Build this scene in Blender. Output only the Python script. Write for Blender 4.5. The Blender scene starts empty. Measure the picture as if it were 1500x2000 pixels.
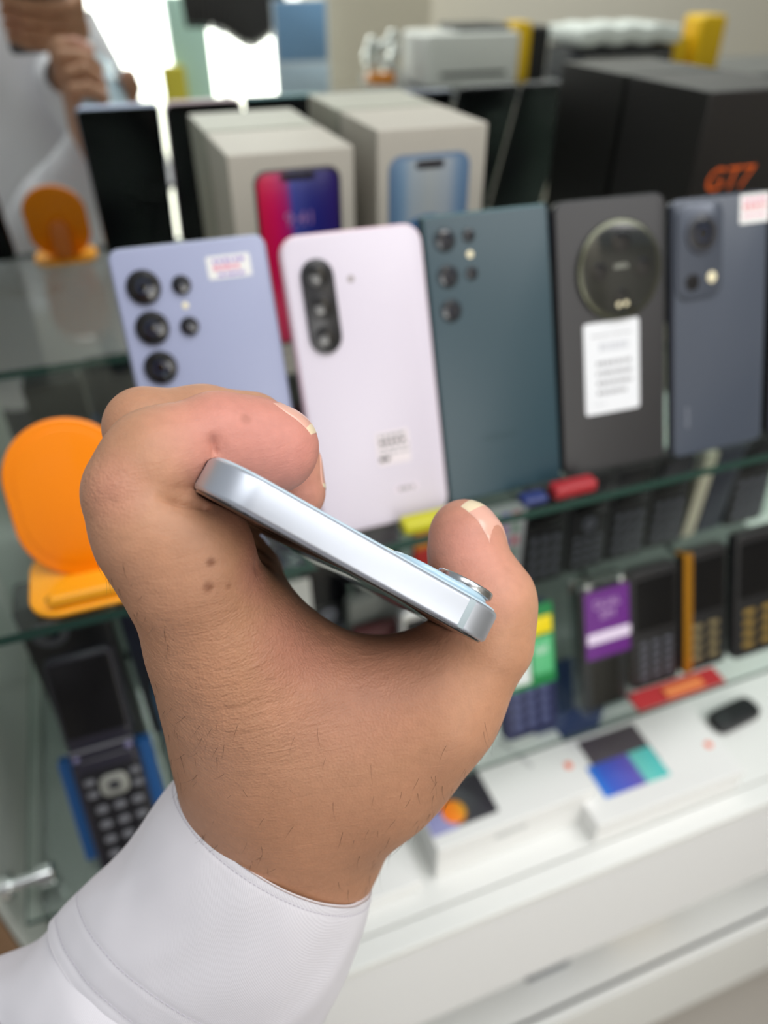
import bpy, bmesh, math, random
import numpy as np
from mathutils import Matrix, Vector, noise

# ------------------------------------------------------------------ camera, world, light
S = bpy.context.scene
COL = S.collection
CAMH = 1.40                      # camera height above the shop floor (m)
RC = np.array([[0.9369518, -0.3494583, -0.0005496], [-0.2116248, -0.5661457, -0.7966768], [0.2780942, 0.7465641, -0.6044053]])             # rows: camera right, down, forward in world axes
F = 1432.17
cam_d = bpy.data.cameras.new('camera')
cam = bpy.data.objects.new('camera', cam_d); COL.objects.link(cam)
m = Matrix(((RC[0][0], -RC[1][0], -RC[2][0]), (RC[0][1], -RC[1][1], -RC[2][1]), (RC[0][2], -RC[1][2], -RC[2][2])))
cam.matrix_world = Matrix.Translation((0, 0, CAMH)) @ m.to_4x4()
cam_d.sensor_fit = 'VERTICAL'; cam_d.sensor_height = 36.0; cam_d.sensor_width = 27.0
cam_d.lens = 36.0 * F / 2000.0
cam_d.clip_start = 0.01; cam_d.clip_end = 60
cam_d.dof.use_dof = True; cam_d.dof.focus_distance = 0.163; cam_d.dof.aperture_fstop = 8.2
S.camera = cam
S.view_settings.view_transform = 'Standard'; S.view_settings.look = 'None'
S.view_settings.exposure = -0.16; S.view_settings.gamma = 1.0; S.view_settings.use_curve_mapping = False
w = bpy.data.worlds.new('world'); S.world = w; w.use_nodes = True
w.node_tree.nodes['Background'].inputs[0].default_value = (0.93, 0.97, 1.0, 1)
w.node_tree.nodes['Background'].inputs[1].default_value = 0.46

def area(name, loc, target, sx, sy, power, col=(1, 1, 1)):
    l = bpy.data.lights.new(name, 'AREA'); l.shape = 'RECTANGLE'; l.size = sx; l.size_y = sy; l.energy = power; l.color = col
    o = bpy.data.objects.new(name, l); COL.objects.link(o); o.location = loc
    o.rotation_euler = (Vector(target) - Vector(loc)).to_track_quat('-Z', 'Y').to_euler()
    return o
area('ceiling_light_panel', (0.5, -0.25, 2.9), (0.3, 0.2, 1.0), 2.4, 0.8, 32, (1, .995, .985))
area('rear_wall_fill', (1.6, -1.5, 2.85), (1.6, -1.7, 1.0), 2.4, 0.6, 46, (1, .985, .96))  # added fill lamp, brightens the wall and goods opposite
area('window_daylight', (0.6, -2.3, 1.6), (0.2, 0.4, 1.0), 1.6, 1.4, 22, (1, 1, 1))

# ------------------------------------------------------------------ helpers
def lin(c):
    out = []
    for v in c:
        v = v / 255.0
        out.append(v / 12.92 if v <= 0.04045 else ((v + 0.055) / 1.055) ** 2.4)
    return tuple(out) + (1,)
MATS = {}
def mat(name, col, rough=0.5, metal=0.0, coat=0.0, noise_amt=0.0, nscale=40, bump=0.0, bscale=300, spec=0.5, emit=None, estr=0, sheen=0):
    if name in MATS: return MATS[name]
    M = bpy.data.materials.new(name); M.use_nodes = True
    nt = M.node_tree; b = nt.nodes['Principled BSDF']
    b.inputs['Base Color'].default_value = lin(col); b.inputs['Roughness'].default_value = rough
    b.inputs['Metallic'].default_value = metal; b.inputs['Coat Weight'].default_value = coat
    b.inputs['Coat Roughness'].default_value = 0.06
    b.inputs['Specular IOR Level'].default_value = spec
    b.inputs['Sheen Weight'].default_value = sheen
    if emit: 
        b.inputs['Emission Color'].default_value = lin(emit); b.inputs['Emission Strength'].default_value = estr
    if noise_amt or bump:
        tc = nt.nodes.new('ShaderNodeTexCoord')
        n = nt.nodes.new('ShaderNodeTexNoise'); n.inputs['Scale'].default_value = nscale; n.inputs['Detail'].default_value = 5
        nt.links.new(tc.outputs['Object'], n.inputs['Vector'])
        if noise_amt:
            r = nt.nodes.new('ShaderNodeMix'); r.data_type = 'RGBA'
            c = lin(col)
            r.inputs[6].default_value = tuple(x * (1 - noise_amt) for x in c[:3]) + (1,)
            r.inputs[7].default_value = tuple(min(1, x * (1 + noise_amt)) for x in c[:3]) + (1,)
            nt.links.new(n.outputs['Fac'], r.inputs[0]); nt.links.new(r.outputs[2], b.inputs['Base Color'])
        if bump:
            n2 = nt.nodes.new('ShaderNodeTexNoise'); n2.inputs['Scale'].default_value = bscale; n2.inputs['Detail'].default_value = 3
            nt.links.new(tc.outputs['Object'], n2.inputs['Vector'])
            bp = nt.nodes.new('ShaderNodeBump'); bp.inputs['Strength'].default_value = bump; bp.inputs['Distance'].default_value = 0.0005
            nt.links.new(n2.outputs['Fac'], bp.inputs['Height']); nt.links.new(bp.outputs['Normal'], b.inputs['Normal'])
    MATS[name] = M
    return M
def glass_mat(name, tint, refl=1.0, rough=0.0, ior=1.5):
    if name in MATS: return MATS[name]
    M = bpy.data.materials.new(name); M.use_nodes = True; nt = M.node_tree; nt.nodes.clear()
    o = nt.nodes.new('ShaderNodeOutputMaterial'); mx = nt.nodes.new('ShaderNodeMixShader')
    t = nt.nodes.new('ShaderNodeBsdfTransparent'); g = nt.nodes.new('ShaderNodeBsdfGlossy'); lw = nt.nodes.new('ShaderNodeLayerWeight')
    t.inputs['Color'].default_value = lin(tint); g.inputs['Roughness'].default_value = rough
    lw.inputs['Blend'].default_value = .5                      # Facing = 1 - |cos|: same on both sides of the pane
    pw = nt.nodes.new('ShaderNodeMath'); pw.operation = 'POWER'; pw.inputs[1].default_value = 5
    mu = nt.nodes.new('ShaderNodeMath'); mu.operation = 'MULTIPLY_ADD'; mu.inputs[1].default_value = .9 * refl; mu.inputs[2].default_value = .04 * refl
    nt.links.new(lw.outputs['Facing'], pw.inputs[0]); nt.links.new(pw.outputs[0], mu.inputs[0]); nt.links.new(mu.outputs[0], mx.inputs[0])
    nt.links.new(t.outputs[0], mx.inputs[1]); nt.links.new(g.outputs[0], mx.inputs[2]); nt.links.new(mx.outputs[0], o.inputs[0])
    MATS[name] = M
    return M
def gradient_mat(name, stops, axis=0, lo=0, hi=1, rough=.3, angle=0.0):
    """printed picture: a colour ramp across the object's own coordinates (mm lo..hi along the turned axis)"""
    M = bpy.data.materials.new(name); M.use_nodes = True; nt = M.node_tree; b = nt.nodes['Principled BSDF']
    b.inputs['Roughness'].default_value = rough
    tc = nt.nodes.new('ShaderNodeTexCoord'); mp = nt.nodes.new('ShaderNodeVectorRotate'); mp.rotation_type = 'Y_AXIS'
    mp.inputs['Angle'].default_value = angle
    sp = nt.nodes.new('ShaderNodeSeparateXYZ'); mr = nt.nodes.new('ShaderNodeMapRange'); cr = nt.nodes.new('ShaderNodeValToRGB')
    mr.inputs['From Min'].default_value = lo / 1000; mr.inputs['From Max'].default_value = hi / 1000
    nt.links.new(tc.outputs['Object'], mp.inputs['Vector']); nt.links.new(mp.outputs[0], sp.inputs[0])
    nt.links.new(sp.outputs[axis], mr.inputs['Value']); nt.links.new(mr.outputs[0], cr.inputs[0]); nt.links.new(cr.outputs[0], b.inputs['Base Color'])
    el = cr.color_ramp.elements
    while len(el) > 1: el.remove(el[-1])
    el[0].position = stops[0][0]; el[0].color = lin(stops[0][1])
    for p, c in stops[1:]:
        e = el.new(p); e.color = lin(c)
    MATS[name] = M
    return M

def W(x, y, z):                  # millimetres from the camera position (right along the shelf, towards the case, up) -> metres
    return Vector((x / 1000, y / 1000, CAMH + z / 1000))
def CW(p):                       # camera-frame millimetres -> world metres
    q = RC.T @ np.asarray(p, float); return Vector((q[0] / 1000, q[1] / 1000, CAMH + q[2] / 1000))
def cpx(u, v, d): return np.array([(u - 750) * d / F, (v - 1000) * d / F, float(d)])

def tag(o, label=None, cat=None, group=None, kind=None):
    if label: o['label'] = label
    if cat: o['category'] = cat
    if group: o['group'] = group
    if kind: o['kind'] = kind
    return o
def thing(name, label, cat, loc, rot=(0, 0, 0), group=None):
    o = bpy.data.objects.new(name, None); COL.objects.link(o); o.empty_display_size = 0.02
    o.location = loc; o.rotation_euler = rot
    return tag(o, label, cat, group)

class MB:
    """collects shapes given in millimetres in the object's own axes; build() links them as ONE mesh object"""
    def __init__(s): s.v = []; s.f = []; s.mi = []; s.cur = 0
    def add(s, vs, fs):
        n = len(s.v); s.v += [tuple(v) for v in vs]; s.f += [tuple(i + n for i in f) for f in fs]; s.mi += [s.cur] * len(fs); return s
    def slab(s, cx, cz, w_, h_, y0, y1, r=2, b=0.4, seg=6, axes='xzy', bs=3):
        """rounded-corner plate in the x-z plane, thick along y; b rounds its rims"""
        r = min(r, w_ / 2 - 1e-4, h_ / 2 - 1e-4); b = min(b, abs(y1 - y0) / 2 * .999, w_ / 2 * .95, h_ / 2 * .95)
        def loop(ins, y):
            out = []; rr = max(r - ins, 1e-3)
            for q, (sx, sz) in enumerate(((1, 1), (-1, 1), (-1, -1), (1, -1))):
                px = cx + sx * (w_ / 2 - r); pz = cz + sz * (h_ / 2 - r)
                if r < ins: px = cx + sx * (w_ / 2 - ins); pz = cz + sz * (h_ / 2 - ins)
                for k in range(seg + 1):
                    a = math.pi / 2 * (q + k / seg); out.append((px + rr * math.cos(a), y, pz + rr * math.sin(a)))
            return out
        L = []
        for k in range(bs + 1):
            a = math.pi / 2 * k / bs; L.append(loop(b * (1 - math.sin(a)), y0 + b * (1 - math.cos(a))))
        for k in range(bs + 1):
            a = math.pi / 2 * k / bs; L.append(loop(b * (1 - math.cos(a)), y1 - b * (1 - math.sin(a))))
        n = len(L[0]); vs = [p for l in L for p in l]; fs = []
        for i in range(len(L) - 1):
            for j in range(n):
                k = (j + 1) % n; fs.append((i * n + j, i * n + k, (i + 1) * n + k, (i + 1) * n + j))
        fs.append(tuple(range(n))[::-1]); fs.append(tuple((len(L) - 1) * n + j for j in range(n)))
        if axes == 'xyz': vs = [(x, z, y) for x, y, z in vs]       # plate lying flat, thick along z
        if axes == 'yzx': vs = [(y, x, z) for x, y, z in vs]       # plate in the y-z plane, thick along x
        return s.add(vs, fs)
    def box(s, x0, x1, y0, y1, z0, z1, b=0.3):
        return s.slab((x0 + x1) / 2, (z0 + z1) / 2, abs(x1 - x0), abs(z1 - z0), y0, y1, r=b, b=b, seg=2, bs=2)
    def disc(s, cx, cz, r, y0, y1, b=.3, seg=10): return s.slab(cx, cz, 2 * r, 2 * r, y0, y1, r=r, b=b, seg=seg)
    def ring(s, cx, cz, r0, r1, y0, y1, seg=40):
        vs = []; fs = []
        prof = [(r0, y1), (r0, y0 + .15), (r0 + .15, y0), (r1 - .15, y0), (r1, y0 + .15), (r1, y1)]
        for k in range(seg):
            a = 2 * math.pi * k / seg
            for r, y in prof: vs.append((cx + r * math.cos(a), y, cz + r * math.sin(a)))
        n = len(prof)
        for k in range(seg):
            for j in range(n):
                a, b_ = k * n + j, k * n + (j + 1) % n; c, d = ((k + 1) % seg) * n + (j + 1) % n, ((k + 1) % seg) * n + j
                fs.append((a, b_, c, d))
        return s.add(vs, fs)
    def tube(s, pts, rad, seg=10, cap=True):
        pts = [np.array(p, float) for p in pts]; vs = []; fs = []
        rads = rad if isinstance(rad, (list, tuple)) else [rad] * len(pts)
        t0 = pts[1] - pts[0]; up = np.array([0, 0, 1.0]) if abs(t0[2]) < .9 * np.linalg.norm(t0) else np.array([1.0, 0, 0])
        for i, p in enumerate(pts):
            t = pts[min(i + 1, len(pts) - 1)] - pts[max(i - 1, 0)]; t = t / np.linalg.norm(t)
            a = np.cross(t, up); a /= np.linalg.norm(a); b = np.cross(t, a); up = np.cross(a, t)
            for k in range(seg):
                an = 2 * math.pi * k / seg; vs.append(p + rads[i] * (a * math.cos(an) + b * math.sin(an)))
        for i in range(len(pts) - 1):
            for k in range(seg):
                fs.append((i * seg + k, i * seg + (k + 1) % seg, (i + 1) * seg + (k + 1) % seg, (i + 1) * seg + k))
        if cap: fs.append(tuple(range(seg))[::-1]); fs.append(tuple((len(pts) - 1) * seg + k for k in range(seg)))
        return s.add(vs, fs)
    def build(s, name, m, parent=None, loc=None, rot=None, smooth=True, tr=None):
        me = bpy.data.meshes.new(name)
        vs = [Vector(v) for v in s.v]
        if tr is not None: vs = [tr @ v for v in vs]
        me.from_pydata([v / 1000 for v in vs], [], s.f)
        for mm in (m if isinstance(m, (list, tuple)) else [m]): me.materials.append(mm)
        me.polygons.foreach_set('material_index', s.mi)
        bm = bmesh.new(); bm.from_mesh(me); bmesh.ops.recalc_face_normals(bm, faces=bm.faces)
        for f_ in bm.faces: f_.smooth = smooth
        if smooth:
            for e in bm.edges:
                if len(e.link_faces) == 2 and e.calc_face_angle(0) > 0.62: e.smooth = False
        bm.to_mesh(me); bm.free()
        o = bpy.data.objects.new(name, me); COL.objects.link(o)
        if loc is not None: o.location = loc
        if rot is not None: o.rotation_euler = rot
        if parent: o.parent = parent
        return o
def text_part(name, s, size, m, parent, cx, cz, y, rot=0.0, extrude=0.06, flat=False, shear=0.0, bold=0):
    cu = bpy.data.curves.new(name, 'FONT'); cu.body = s; cu.size = size / 1000; cu.align_x = 'CENTER'; cu.align_y = 'CENTER'
    cu.extrude = extrude / 1000; cu.shear = shear; cu.offset = bold / 1000
    tmp = bpy.data.objects.new(name, cu); COL.objects.link(tmp)
    me = bpy.data.meshes.new_from_object(tmp); bpy.data.objects.remove(tmp); bpy.data.curves.remove(cu)
    me.materials.clear(); me.materials.append(m)
    o = bpy.data.objects.new(name, me); COL.objects.link(o); o.parent = parent
    o.location = (cx / 1000, y / 1000, cz / 1000) if not flat else (cx / 1000, cz / 1000, y / 1000)
    o.rotation_euler = (math.pi / 2, rot, 0) if not flat else (0, 0, rot)
    return o

# ------------------------------------------------------------------ materials
white_lam = mat('white_laminate', (228, 229, 226), .38, bump=.08, bscale=60)
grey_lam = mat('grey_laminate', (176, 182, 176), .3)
glass = glass_mat('shelf_glass', (247, 251, 249))
glass_edge = mat('glass_cut_edge', (34, 66, 58), .25, spec=.5)
black_gl = mat('black_screen_glass', (9, 9, 12), .22, spec=.35)
black_pl = mat('black_plastic', (22, 22, 25), .38)
dark_pl = mat('dark_grey_plastic', (46, 47, 54), .35)
lens_gl = mat('camera_lens_glass', (8, 9, 14), .05, coat=.6)
chrome = mat('chrome', (225, 228, 228), .08, metal=1)
silver = mat('silver_metal', (190, 193, 196), .25, metal=1)
paper = mat('white_paper', (226, 226, 224), .6)
carton = mat('white_carton', (176, 171, 161), .5, noise_amt=.02)
ink = mat('black_ink', (40, 40, 44), .6)
grey_ink = mat('grey_ink', (150, 150, 154), .6)
wood = mat('brown_wood', (136, 104, 74), .5, noise_amt=.2, nscale=14)
tile = mat('beige_floor_tile', (160, 154, 146), .35, noise_amt=.08, nscale=3)
wall_m = mat('beige_wall_paint', (222, 216, 206), .7, noise_amt=.02, nscale=2)
mirror_m = mat('mirror_silver', (226, 232, 228), .0, metal=1)

# ------------------------------------------------------------------ the shop around
def structure(name, mb, m, loc=(0, 0, 0)):
    return tag(mb.build(name, m, loc=loc, smooth=False), kind='structure')
structure('floor', MB().box(-3000, 4200, -2700, 2400, -40, 0, .1), tile)
structure('wall_back', MB().box(-3000, 14, -2660, -2600, 0, 2900, .1).box(930, 4200, -2660, -2600, 0, 2900, .1).box(14, 930, -2660, -2600, 1900, 2900, .1), wall_m)
structure('wall_far', MB().box(-3000, 4200, 2400, 2460, 0, 2900, .1), wall_m)
# bright shop front: frame, mullions and lit panes
bright = mat('daylit_pane', (255, 250, 240), .5, emit=(255, 250, 238), estr=3.2)
fr_m = mat('window_frame_grey', (120, 120, 116), .4)
win = tag(MB().box(0, 944, -2600, -2570, -10, 14, .5).box(0, 944, -2600, -2570, 1886, 1914, .5).box(0, 30, -2600, -2560, 0, 1900, .5).box(914, 944, -2600, -2560, 0, 1900, .5)
          .box(430, 455, -2600, -2560, 0, 1900, .5).box(640, 660, -2600, -2560, 0, 1900, .5).build('window_1', fr_m, smooth=False), kind='structure')
MB().box(30, 914, -2615, -2605, 14, 1886, .1).build('pane', bright, win)
t = structure('wall_pillar', MB().box(905, 1330, -2150, -1850, 0, 2900, 1), mat('cream_pillar', (196, 188, 172), .6))
t['kind'] = 'structure'
structure('wall_right', MB().box(4140, 4200, -2700, 2400, 0, 2900, .1), wall_m)

# ------------------------------------------------------------------ display cabinet and shelves
SX0, SX1 = -160.5, 1250
cab = thing('display_cabinet', 'white laminate display cabinet with mirrored back holding all the glass shelves', 'cabinet', W(550, 430, -1400))
def cabpart(name, mb, m): return mb.build(name, m, cab, smooth=False, tr=Matrix.Translation((-550, -430, 1400)))
cabpart('mirror_back', MB().box(SX0, SX1, 604.6, 608, -650, 120, .1), mirror_m)
cabpart('back_board', MB().box(SX0, SX1, 608.1, 622, -1330, 120, .5), white_lam)
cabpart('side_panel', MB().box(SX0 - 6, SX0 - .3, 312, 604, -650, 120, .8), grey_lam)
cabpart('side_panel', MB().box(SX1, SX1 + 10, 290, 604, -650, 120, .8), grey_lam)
cabpart('display_floor', MB().box(SX0 - 6, SX1 + 10, 262, 604, -668, -650, .8), white_lam)
cabpart('front_ledge', MB().box(SX0 - 6, SX1 + 10, 240, 261, -664, -652, 1.5), white_lam)
cabpart('fascia', MB().box(SX0 - 6, SX1 + 10, 241, 262, -840, -664.3, 1.5), mat('gloss_white_front', (242, 243, 244), .25))
cabpart('lower_shelf', MB().box(SX0 - 6, SX1 + 10, 250, 604, -1046, -1030, .8), white_lam)
cabpart('lower_front', MB().box(SX0 - 6, SX1 + 10, 240, 256, -1248, -1030, 1.2), white_lam)
cabpart('plinth', MB().box(SX0 + 10, SX1 - 10, 275, 600, -1399.5, -1250, 1), white_lam)

def glass_shelf(label, z, th, x0):
    mb = MB().box(x0, SX1 - .5, 297, 604, z - th, z, .15)
    o = mb.build('glass_shelf', [glass, glass_edge], smooth=False, tr=Matrix.Translation((-550, -450, -z)), loc=W(550, 450, z))
    for p in o.data.polygons:
        if abs(p.normal.z) < .5: p.material_index = 1
    return tag(o, label, 'shelf', 'glass shelves in the cabinet')
glass_shelf('clear glass shelf with dark green edge carrying the leaning smartphones', -264, 6, -160)
glass_shelf('clear glass shelf with thin edge, the lower one, carrying the keypad phones', -520, 5, -148)
def peg(x, y, z, label):
    mb = MB().tube([(0, 0, 0), (6, 0, 0), (6.1, 0, 0), (24, 0, 0), (24.1, 0, 0), (33, 0, 0), (34, 0, 0)], [9, 9, 4.5, 4.5, 8, 8, 7], 20)
    return tag(mb.build('shelf_support_peg', chrome, loc=W(x, y, z)), label, 'shelf support', 'chrome shelf pegs')
peg(-160.6, 322, -510.8, 'shiny chrome peg on the left side panel holding the lower glass shelf')

# neighbour on the left
tag(MB().box(-560, -168, 312, 620, -1400, -400, 2).build('wooden_cabinet', wood, loc=(0, 0, CAMH), smooth=False),
    'brown wooden cabinet standing left of the white cabinet', 'cabinet')

# ------------------------------------------------------------------ smartphones leaning on the upper shelf
LEAN = -0.359
fab = dict(cam_black=mat('camera_ring_black', (20, 20, 24), .25, metal=.3))
def smartphone(label, x, y, w_, h_, back, frame, z=-264, t_=8, r=9, yaw=0, group='smartphones leaning on the upper shelf', b=1.6, lean=LEAN):
    p = thing('smartphone', label, 'phone', W(x, y, z), (lean, 0, yaw), group)
    MB().slab(w_ / 2, h_ / 2, w_, h_, .6, t_ - .5, r=r, b=b).build('frame', frame, p)
    MB().slab(w_ / 2, h_ / 2, w_ - 2, h_ - 2, 0, 1.0, r=max(r - 1, 1), b=.5).build('back_cover', back, p)
    MB().slab(w_ / 2, h_ / 2, w_ - 2, h_ - 2, t_ - 1, t_, r=max(r - 1, 1), b=.5).build('screen', black_gl, p)
    return p
def lens(p, x, z, r, ring=None, out=2.2):
    l = MB().disc(x, z, r, -out, .3, b=.6).build('camera_lens', ring or fab['cam_black'], p)
    MB().disc(x, z, r * .72, -out - .12, -out + .4, b=.1).build('glass', lens_gl, l)
    MB().ring(x, z, r * .3, r * .42, -out - .2, -out).build('aperture_ring', mat('lens_coating', (30, 42, 70), .2), l)
    return l
def flash(p, x, z, r=2.6): return MB().disc(x, z, r, -.25, .3, b=.1).build('flash', mat('flash_cream', (236, 226, 190), .3), p)
rngS = random.Random(3)
def sticker(p, x, z, w_, h_, base=None, rows=(), r=1, name='sticker', label=None, y=-.15):
    s_ = MB().slab(x, z, w_, h_, y, .1, r=r, b=.04, bs=1).build(name, base or paper, p)
    if label: s_['label'] = label
    for k, (rz, rx0, rx1, hh, mm) in enumerate(rows):
        mb = MB(); xx = x + rx0
        while xx < x + rx1:
            g = rngS.uniform(1.2, 3.4); g = min(g, x + rx1 - xx)
            mb.box(xx, xx + g, y - .06, y + .02, z + rz - hh / 2, z + rz + hh / 2, .02); xx += g + rngS.uniform(.5, 1.1)
        mb.build('printed_line', mm, s_, smooth=False)
    return s_
lav = mat('lavender_back', (155, 161, 190), .32, noise_amt=.015, spec=.4)
p = smartphone('lavender smartphone with five separate black lenses and a price sticker, leftmost of the row', -1.2, 320.6, 77.6, 162.8, lav, mat('lavender_frame', (160, 166, 190), .3, metal=.6), r=6)
for x, z, r in ((14, 144, 8.2), (14, 124.5, 8.2), (14, 105, 8.2), (32, 143, 4.6), (32, 123, 4.6)): lens(p, x, z, r)
flash(p, 32, 133, 1.6)
sticker(p, 57, 149, 22, 11, paper, [(3, -8, 8, 1.8, mat('violet_ink', (140, 110, 190), .6)), (-.2, -8, 6, 2.4, mat('pink_ink', (214, 130, 160), .6)), (-3.6, -6, 8, 1.6, mat('violet_ink', (140, 110, 190), .6))], name='price_sticker')
pinkb = mat('pink_white_back', (208, 200, 213), .3, spec=.5)
p = smartphone('pale pink smartphone with three lenses in one black pill, second of the row', 81.3, 313.4, 77.5, 162.2, pinkb, mat('pink_frame', (226, 196, 206), .3), r=10)
pill = MB().slab(17, 126, 17.5, 48, -2.2, .3, r=8.7, b=.8).build('camera_island', mat('island_black', (34, 34, 38), .2), p)
for z in (142, 126, 110): 
    l = MB().disc(17, z, 6.6, -2.9, -2, b=.4).build('camera_lens', fab['cam_black'], pill); MB().disc(17, z, 4, -3.0, -2.8, b=.05).build('glass', lens_gl, l)
MB().disc(35, 138, 1.8, -.2, .3, b=.1).build('flash', mat('flash_grey', (150, 140, 140), .3), p)
lab = sticker(p, 47, 45, 20, 19, mat('clear_label', (222, 212, 216), .5), [(7, -8, 8, 2, grey_ink), (3.6, -8, 8, 2, ink), (.2, -8, 9, 1.4, grey_ink), (-3, -8, 9, 1.2, grey_ink), (-6, -9, -3, 2.4, ink)], name='regulatory_label')
sticker(p, 52, 20, 14, 4, mat('clear_label2', (222, 208, 220), .5), [(0, -5, 5, 2.6, grey_ink)], name='printed_mark')
grn = mat('dark_green_back', (42, 66, 76), .34, spec=.45)
p = smartphone('dark green smartphone with square corners and five small lenses, third of the row', 161, 318.4, 77.9, 163.3, grn, mat('green_frame', (64, 96, 100), .25, metal=.7), r=2.5)
for x, z, r in ((12.5, 150, 6.6), (12.5, 131, 6.6), (12.5, 112.5, 6.6), (27, 151, 4), (27, 131, 4)): lens(p, x, z, r, mat('ring_green_grey', (36, 46, 54), .3, metal=.4), .6)
flash(p, 27, 141, 2)
text_part('wordmark', 'SAMSUNG', 4.6, mat('dark_teal_ink', (30, 58, 66), .4), p, 37, 36, -.05)
blk = mat('matt_black_back', (44, 43, 45), .45, noise_amt=.04)
p = smartphone('black smartphone with one huge round camera disc and a white label, fourth of the row', 240.7, 319, 75.8, 163, blk, mat('black_frame', (30, 32, 36), .3, metal=.5), r=7, yaw=-.03)
isl = MB().disc(42, 122, 29, -2.6, .3, b=1.4, seg=16).build('camera_island', mat('island_ring', (92, 94, 82), .22, metal=.9), p)
MB().disc(42, 122, 26, -3.0, -2.2, b=.4, seg=16).build('island_glass', mat('island_glass', (26, 29, 27), .1, coat=.4), isl)
for x, z, r in ((42, 138, 6.2), (42, 106, 5), (27, 122, 5.4), (57, 122, 5.6)): 
    MB().disc(x, z, r, -3.2, -2.9, b=.1).build('camera_lens', lens_gl, isl)
text_part('island_wordmark', 'LEICA', 3.6, mat('pale_ink', (190, 192, 180), .4), isl, 42, 124, -3.1)
MB().disc(40, 102, 1.6, -3.3, -2.9, b=.1).disc(45, 102.3, 1.6, -3.3, -2.9, b=.1).build('flash', mat('flash_cream', (236, 226, 190), .3), isl)
sticker(p, 36.5, 65, 39, 56, mat('label_white', (224, 226, 230), .5), [(20, -14, 14, 1.0, grey_ink), (13, -9, 12, 5, mat('faint_ink', (196, 198, 204), .6)), (3, -11, 14, 2.6, grey_ink), (-3, -11, 14, 2.6, grey_ink), (-9, -11, 14, 2.6, grey_ink), (-15, -11, 10, 2.6, grey_ink), (-22, -14, -4, 1.4, mat('faint_ink', (196, 198, 204), .6))], r=2, name='spec_label')
slt = mat('slate_blue_back', (66, 73, 86), .3, spec=.5)
p = smartphone('slate blue smartphone with rounded square camera block and pink price tag, fifth of the row', 319.8, 312.7, 72.7, 159, slt, mat('slate_frame', (92, 96, 108), .25, metal=.7), r=6)
isl = MB().slab(19, 128, 34, 56, -1.4, .3, r=8, b=.8).build('camera_island', mat('island_slate', (74, 80, 92), .2, metal=.3), p)
lens(isl, 20, 138, 12, mat('ring_dark_slate', (54, 57, 66), .25), 2.4)
MB().disc(13, 110.5, 5, -2.0, -1.2, b=.3).build('camera_lens', fab['cam_black'], isl)
MB().disc(27.5, 112, 3.4, -1.9, -1.2, b=.2).build('flash', mat('flash_cream', (236, 226, 190), .3), isl)
sticker(p, 61, 149, 23, 17, paper, [(5, -9, 9, 2, mat('pink_ink', (214, 130, 160), .6)), (1, -9, 9, 2.4, mat('red_ink', (214, 90, 110), .6)), (-4, -9, 9, 1.6, mat('pink_ink', (214, 130, 160), .6))], name='price_tag')
text_part('wordmark', 'xiaomi', 5, mat('slate_ink', (128, 132, 144), .4), p, 10.5, 26, -.06, rot=-math.pi / 2)
smartphone('black-fronted smartphone seen only in the mirror, next right of the slate blue one', 399, 314, 75, 161, mat('navy_back', (36, 40, 54), .3), fab['cam_black'], r=6)
smartphone('black-fronted smartphone seen only in the mirror, last at the right end', 478, 314, 75, 161, mat('silver_back', (170, 172, 176), .3), fab['cam_black'], r=6)
p = smartphone('white smartphone with dark copper rim cut off by the left picture edge', -159.8, 300, 66, 140, mat('pearl_back', (222, 218, 228), .3), mat('copper_frame', (84, 46, 36), .3, metal=.5), r=9)

# ------------------------------------------------------------------ orange phone stand
orange = mat('orange_plastic', (255, 140, 0), .34, coat=.15, spec=.4)
amber = mat('amber_plastic', (255, 172, 22), .34, coat=.15)
st = thing('phone_stand', 'empty bright orange plastic phone stand with round top left of the hand', 'phone stand', W(-43, 303, -264))
ob = MB()
ob.slab(0, 41, 62, 84, 0, 3.4, r=31, b=1.2, seg=14)
bp = ob.build('back_plate', orange, st); bp.location = (0, .024, .003); bp.rotation_euler = (-.34, 0, 0)
rim = MB(); rim.slab(0, 42, 52, 72, -.5, .4, r=26, b=.4, seg=14).build('raised_panel', orange, bp)
fb = MB(); fb.slab(0, 24, 64, 54, 0.2, 3.6, r=16, b=1.2, axes='xyz', seg=12)
fo = fb.build('foot', amber, st)
lp = MB(); lp.slab(0, 0, 44, 8, -3, 3, r=3.9, b=2.4, seg=8)
lo = lp.build('front_lip', amber, st); lo.location = (0, .002, .0078)
sl = MB(); sl.slab(0, 9, 48, 6, 3.5, 4.1, r=3, b=.2, axes='xyz').build('slot', mat('slot_shadow_brown', (66, 40, 14), .6), st)
lg = MB(); lg.slab(0, 22, 18, 38, 0, 4, r=10, b=1.2)
lo = lg.build('rear_leg', mat('orange_dark', (206, 104, 10), .4), st); lo.location = (0, .049, .003); lo.rotation_euler = (.2, 0, 0)

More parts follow.
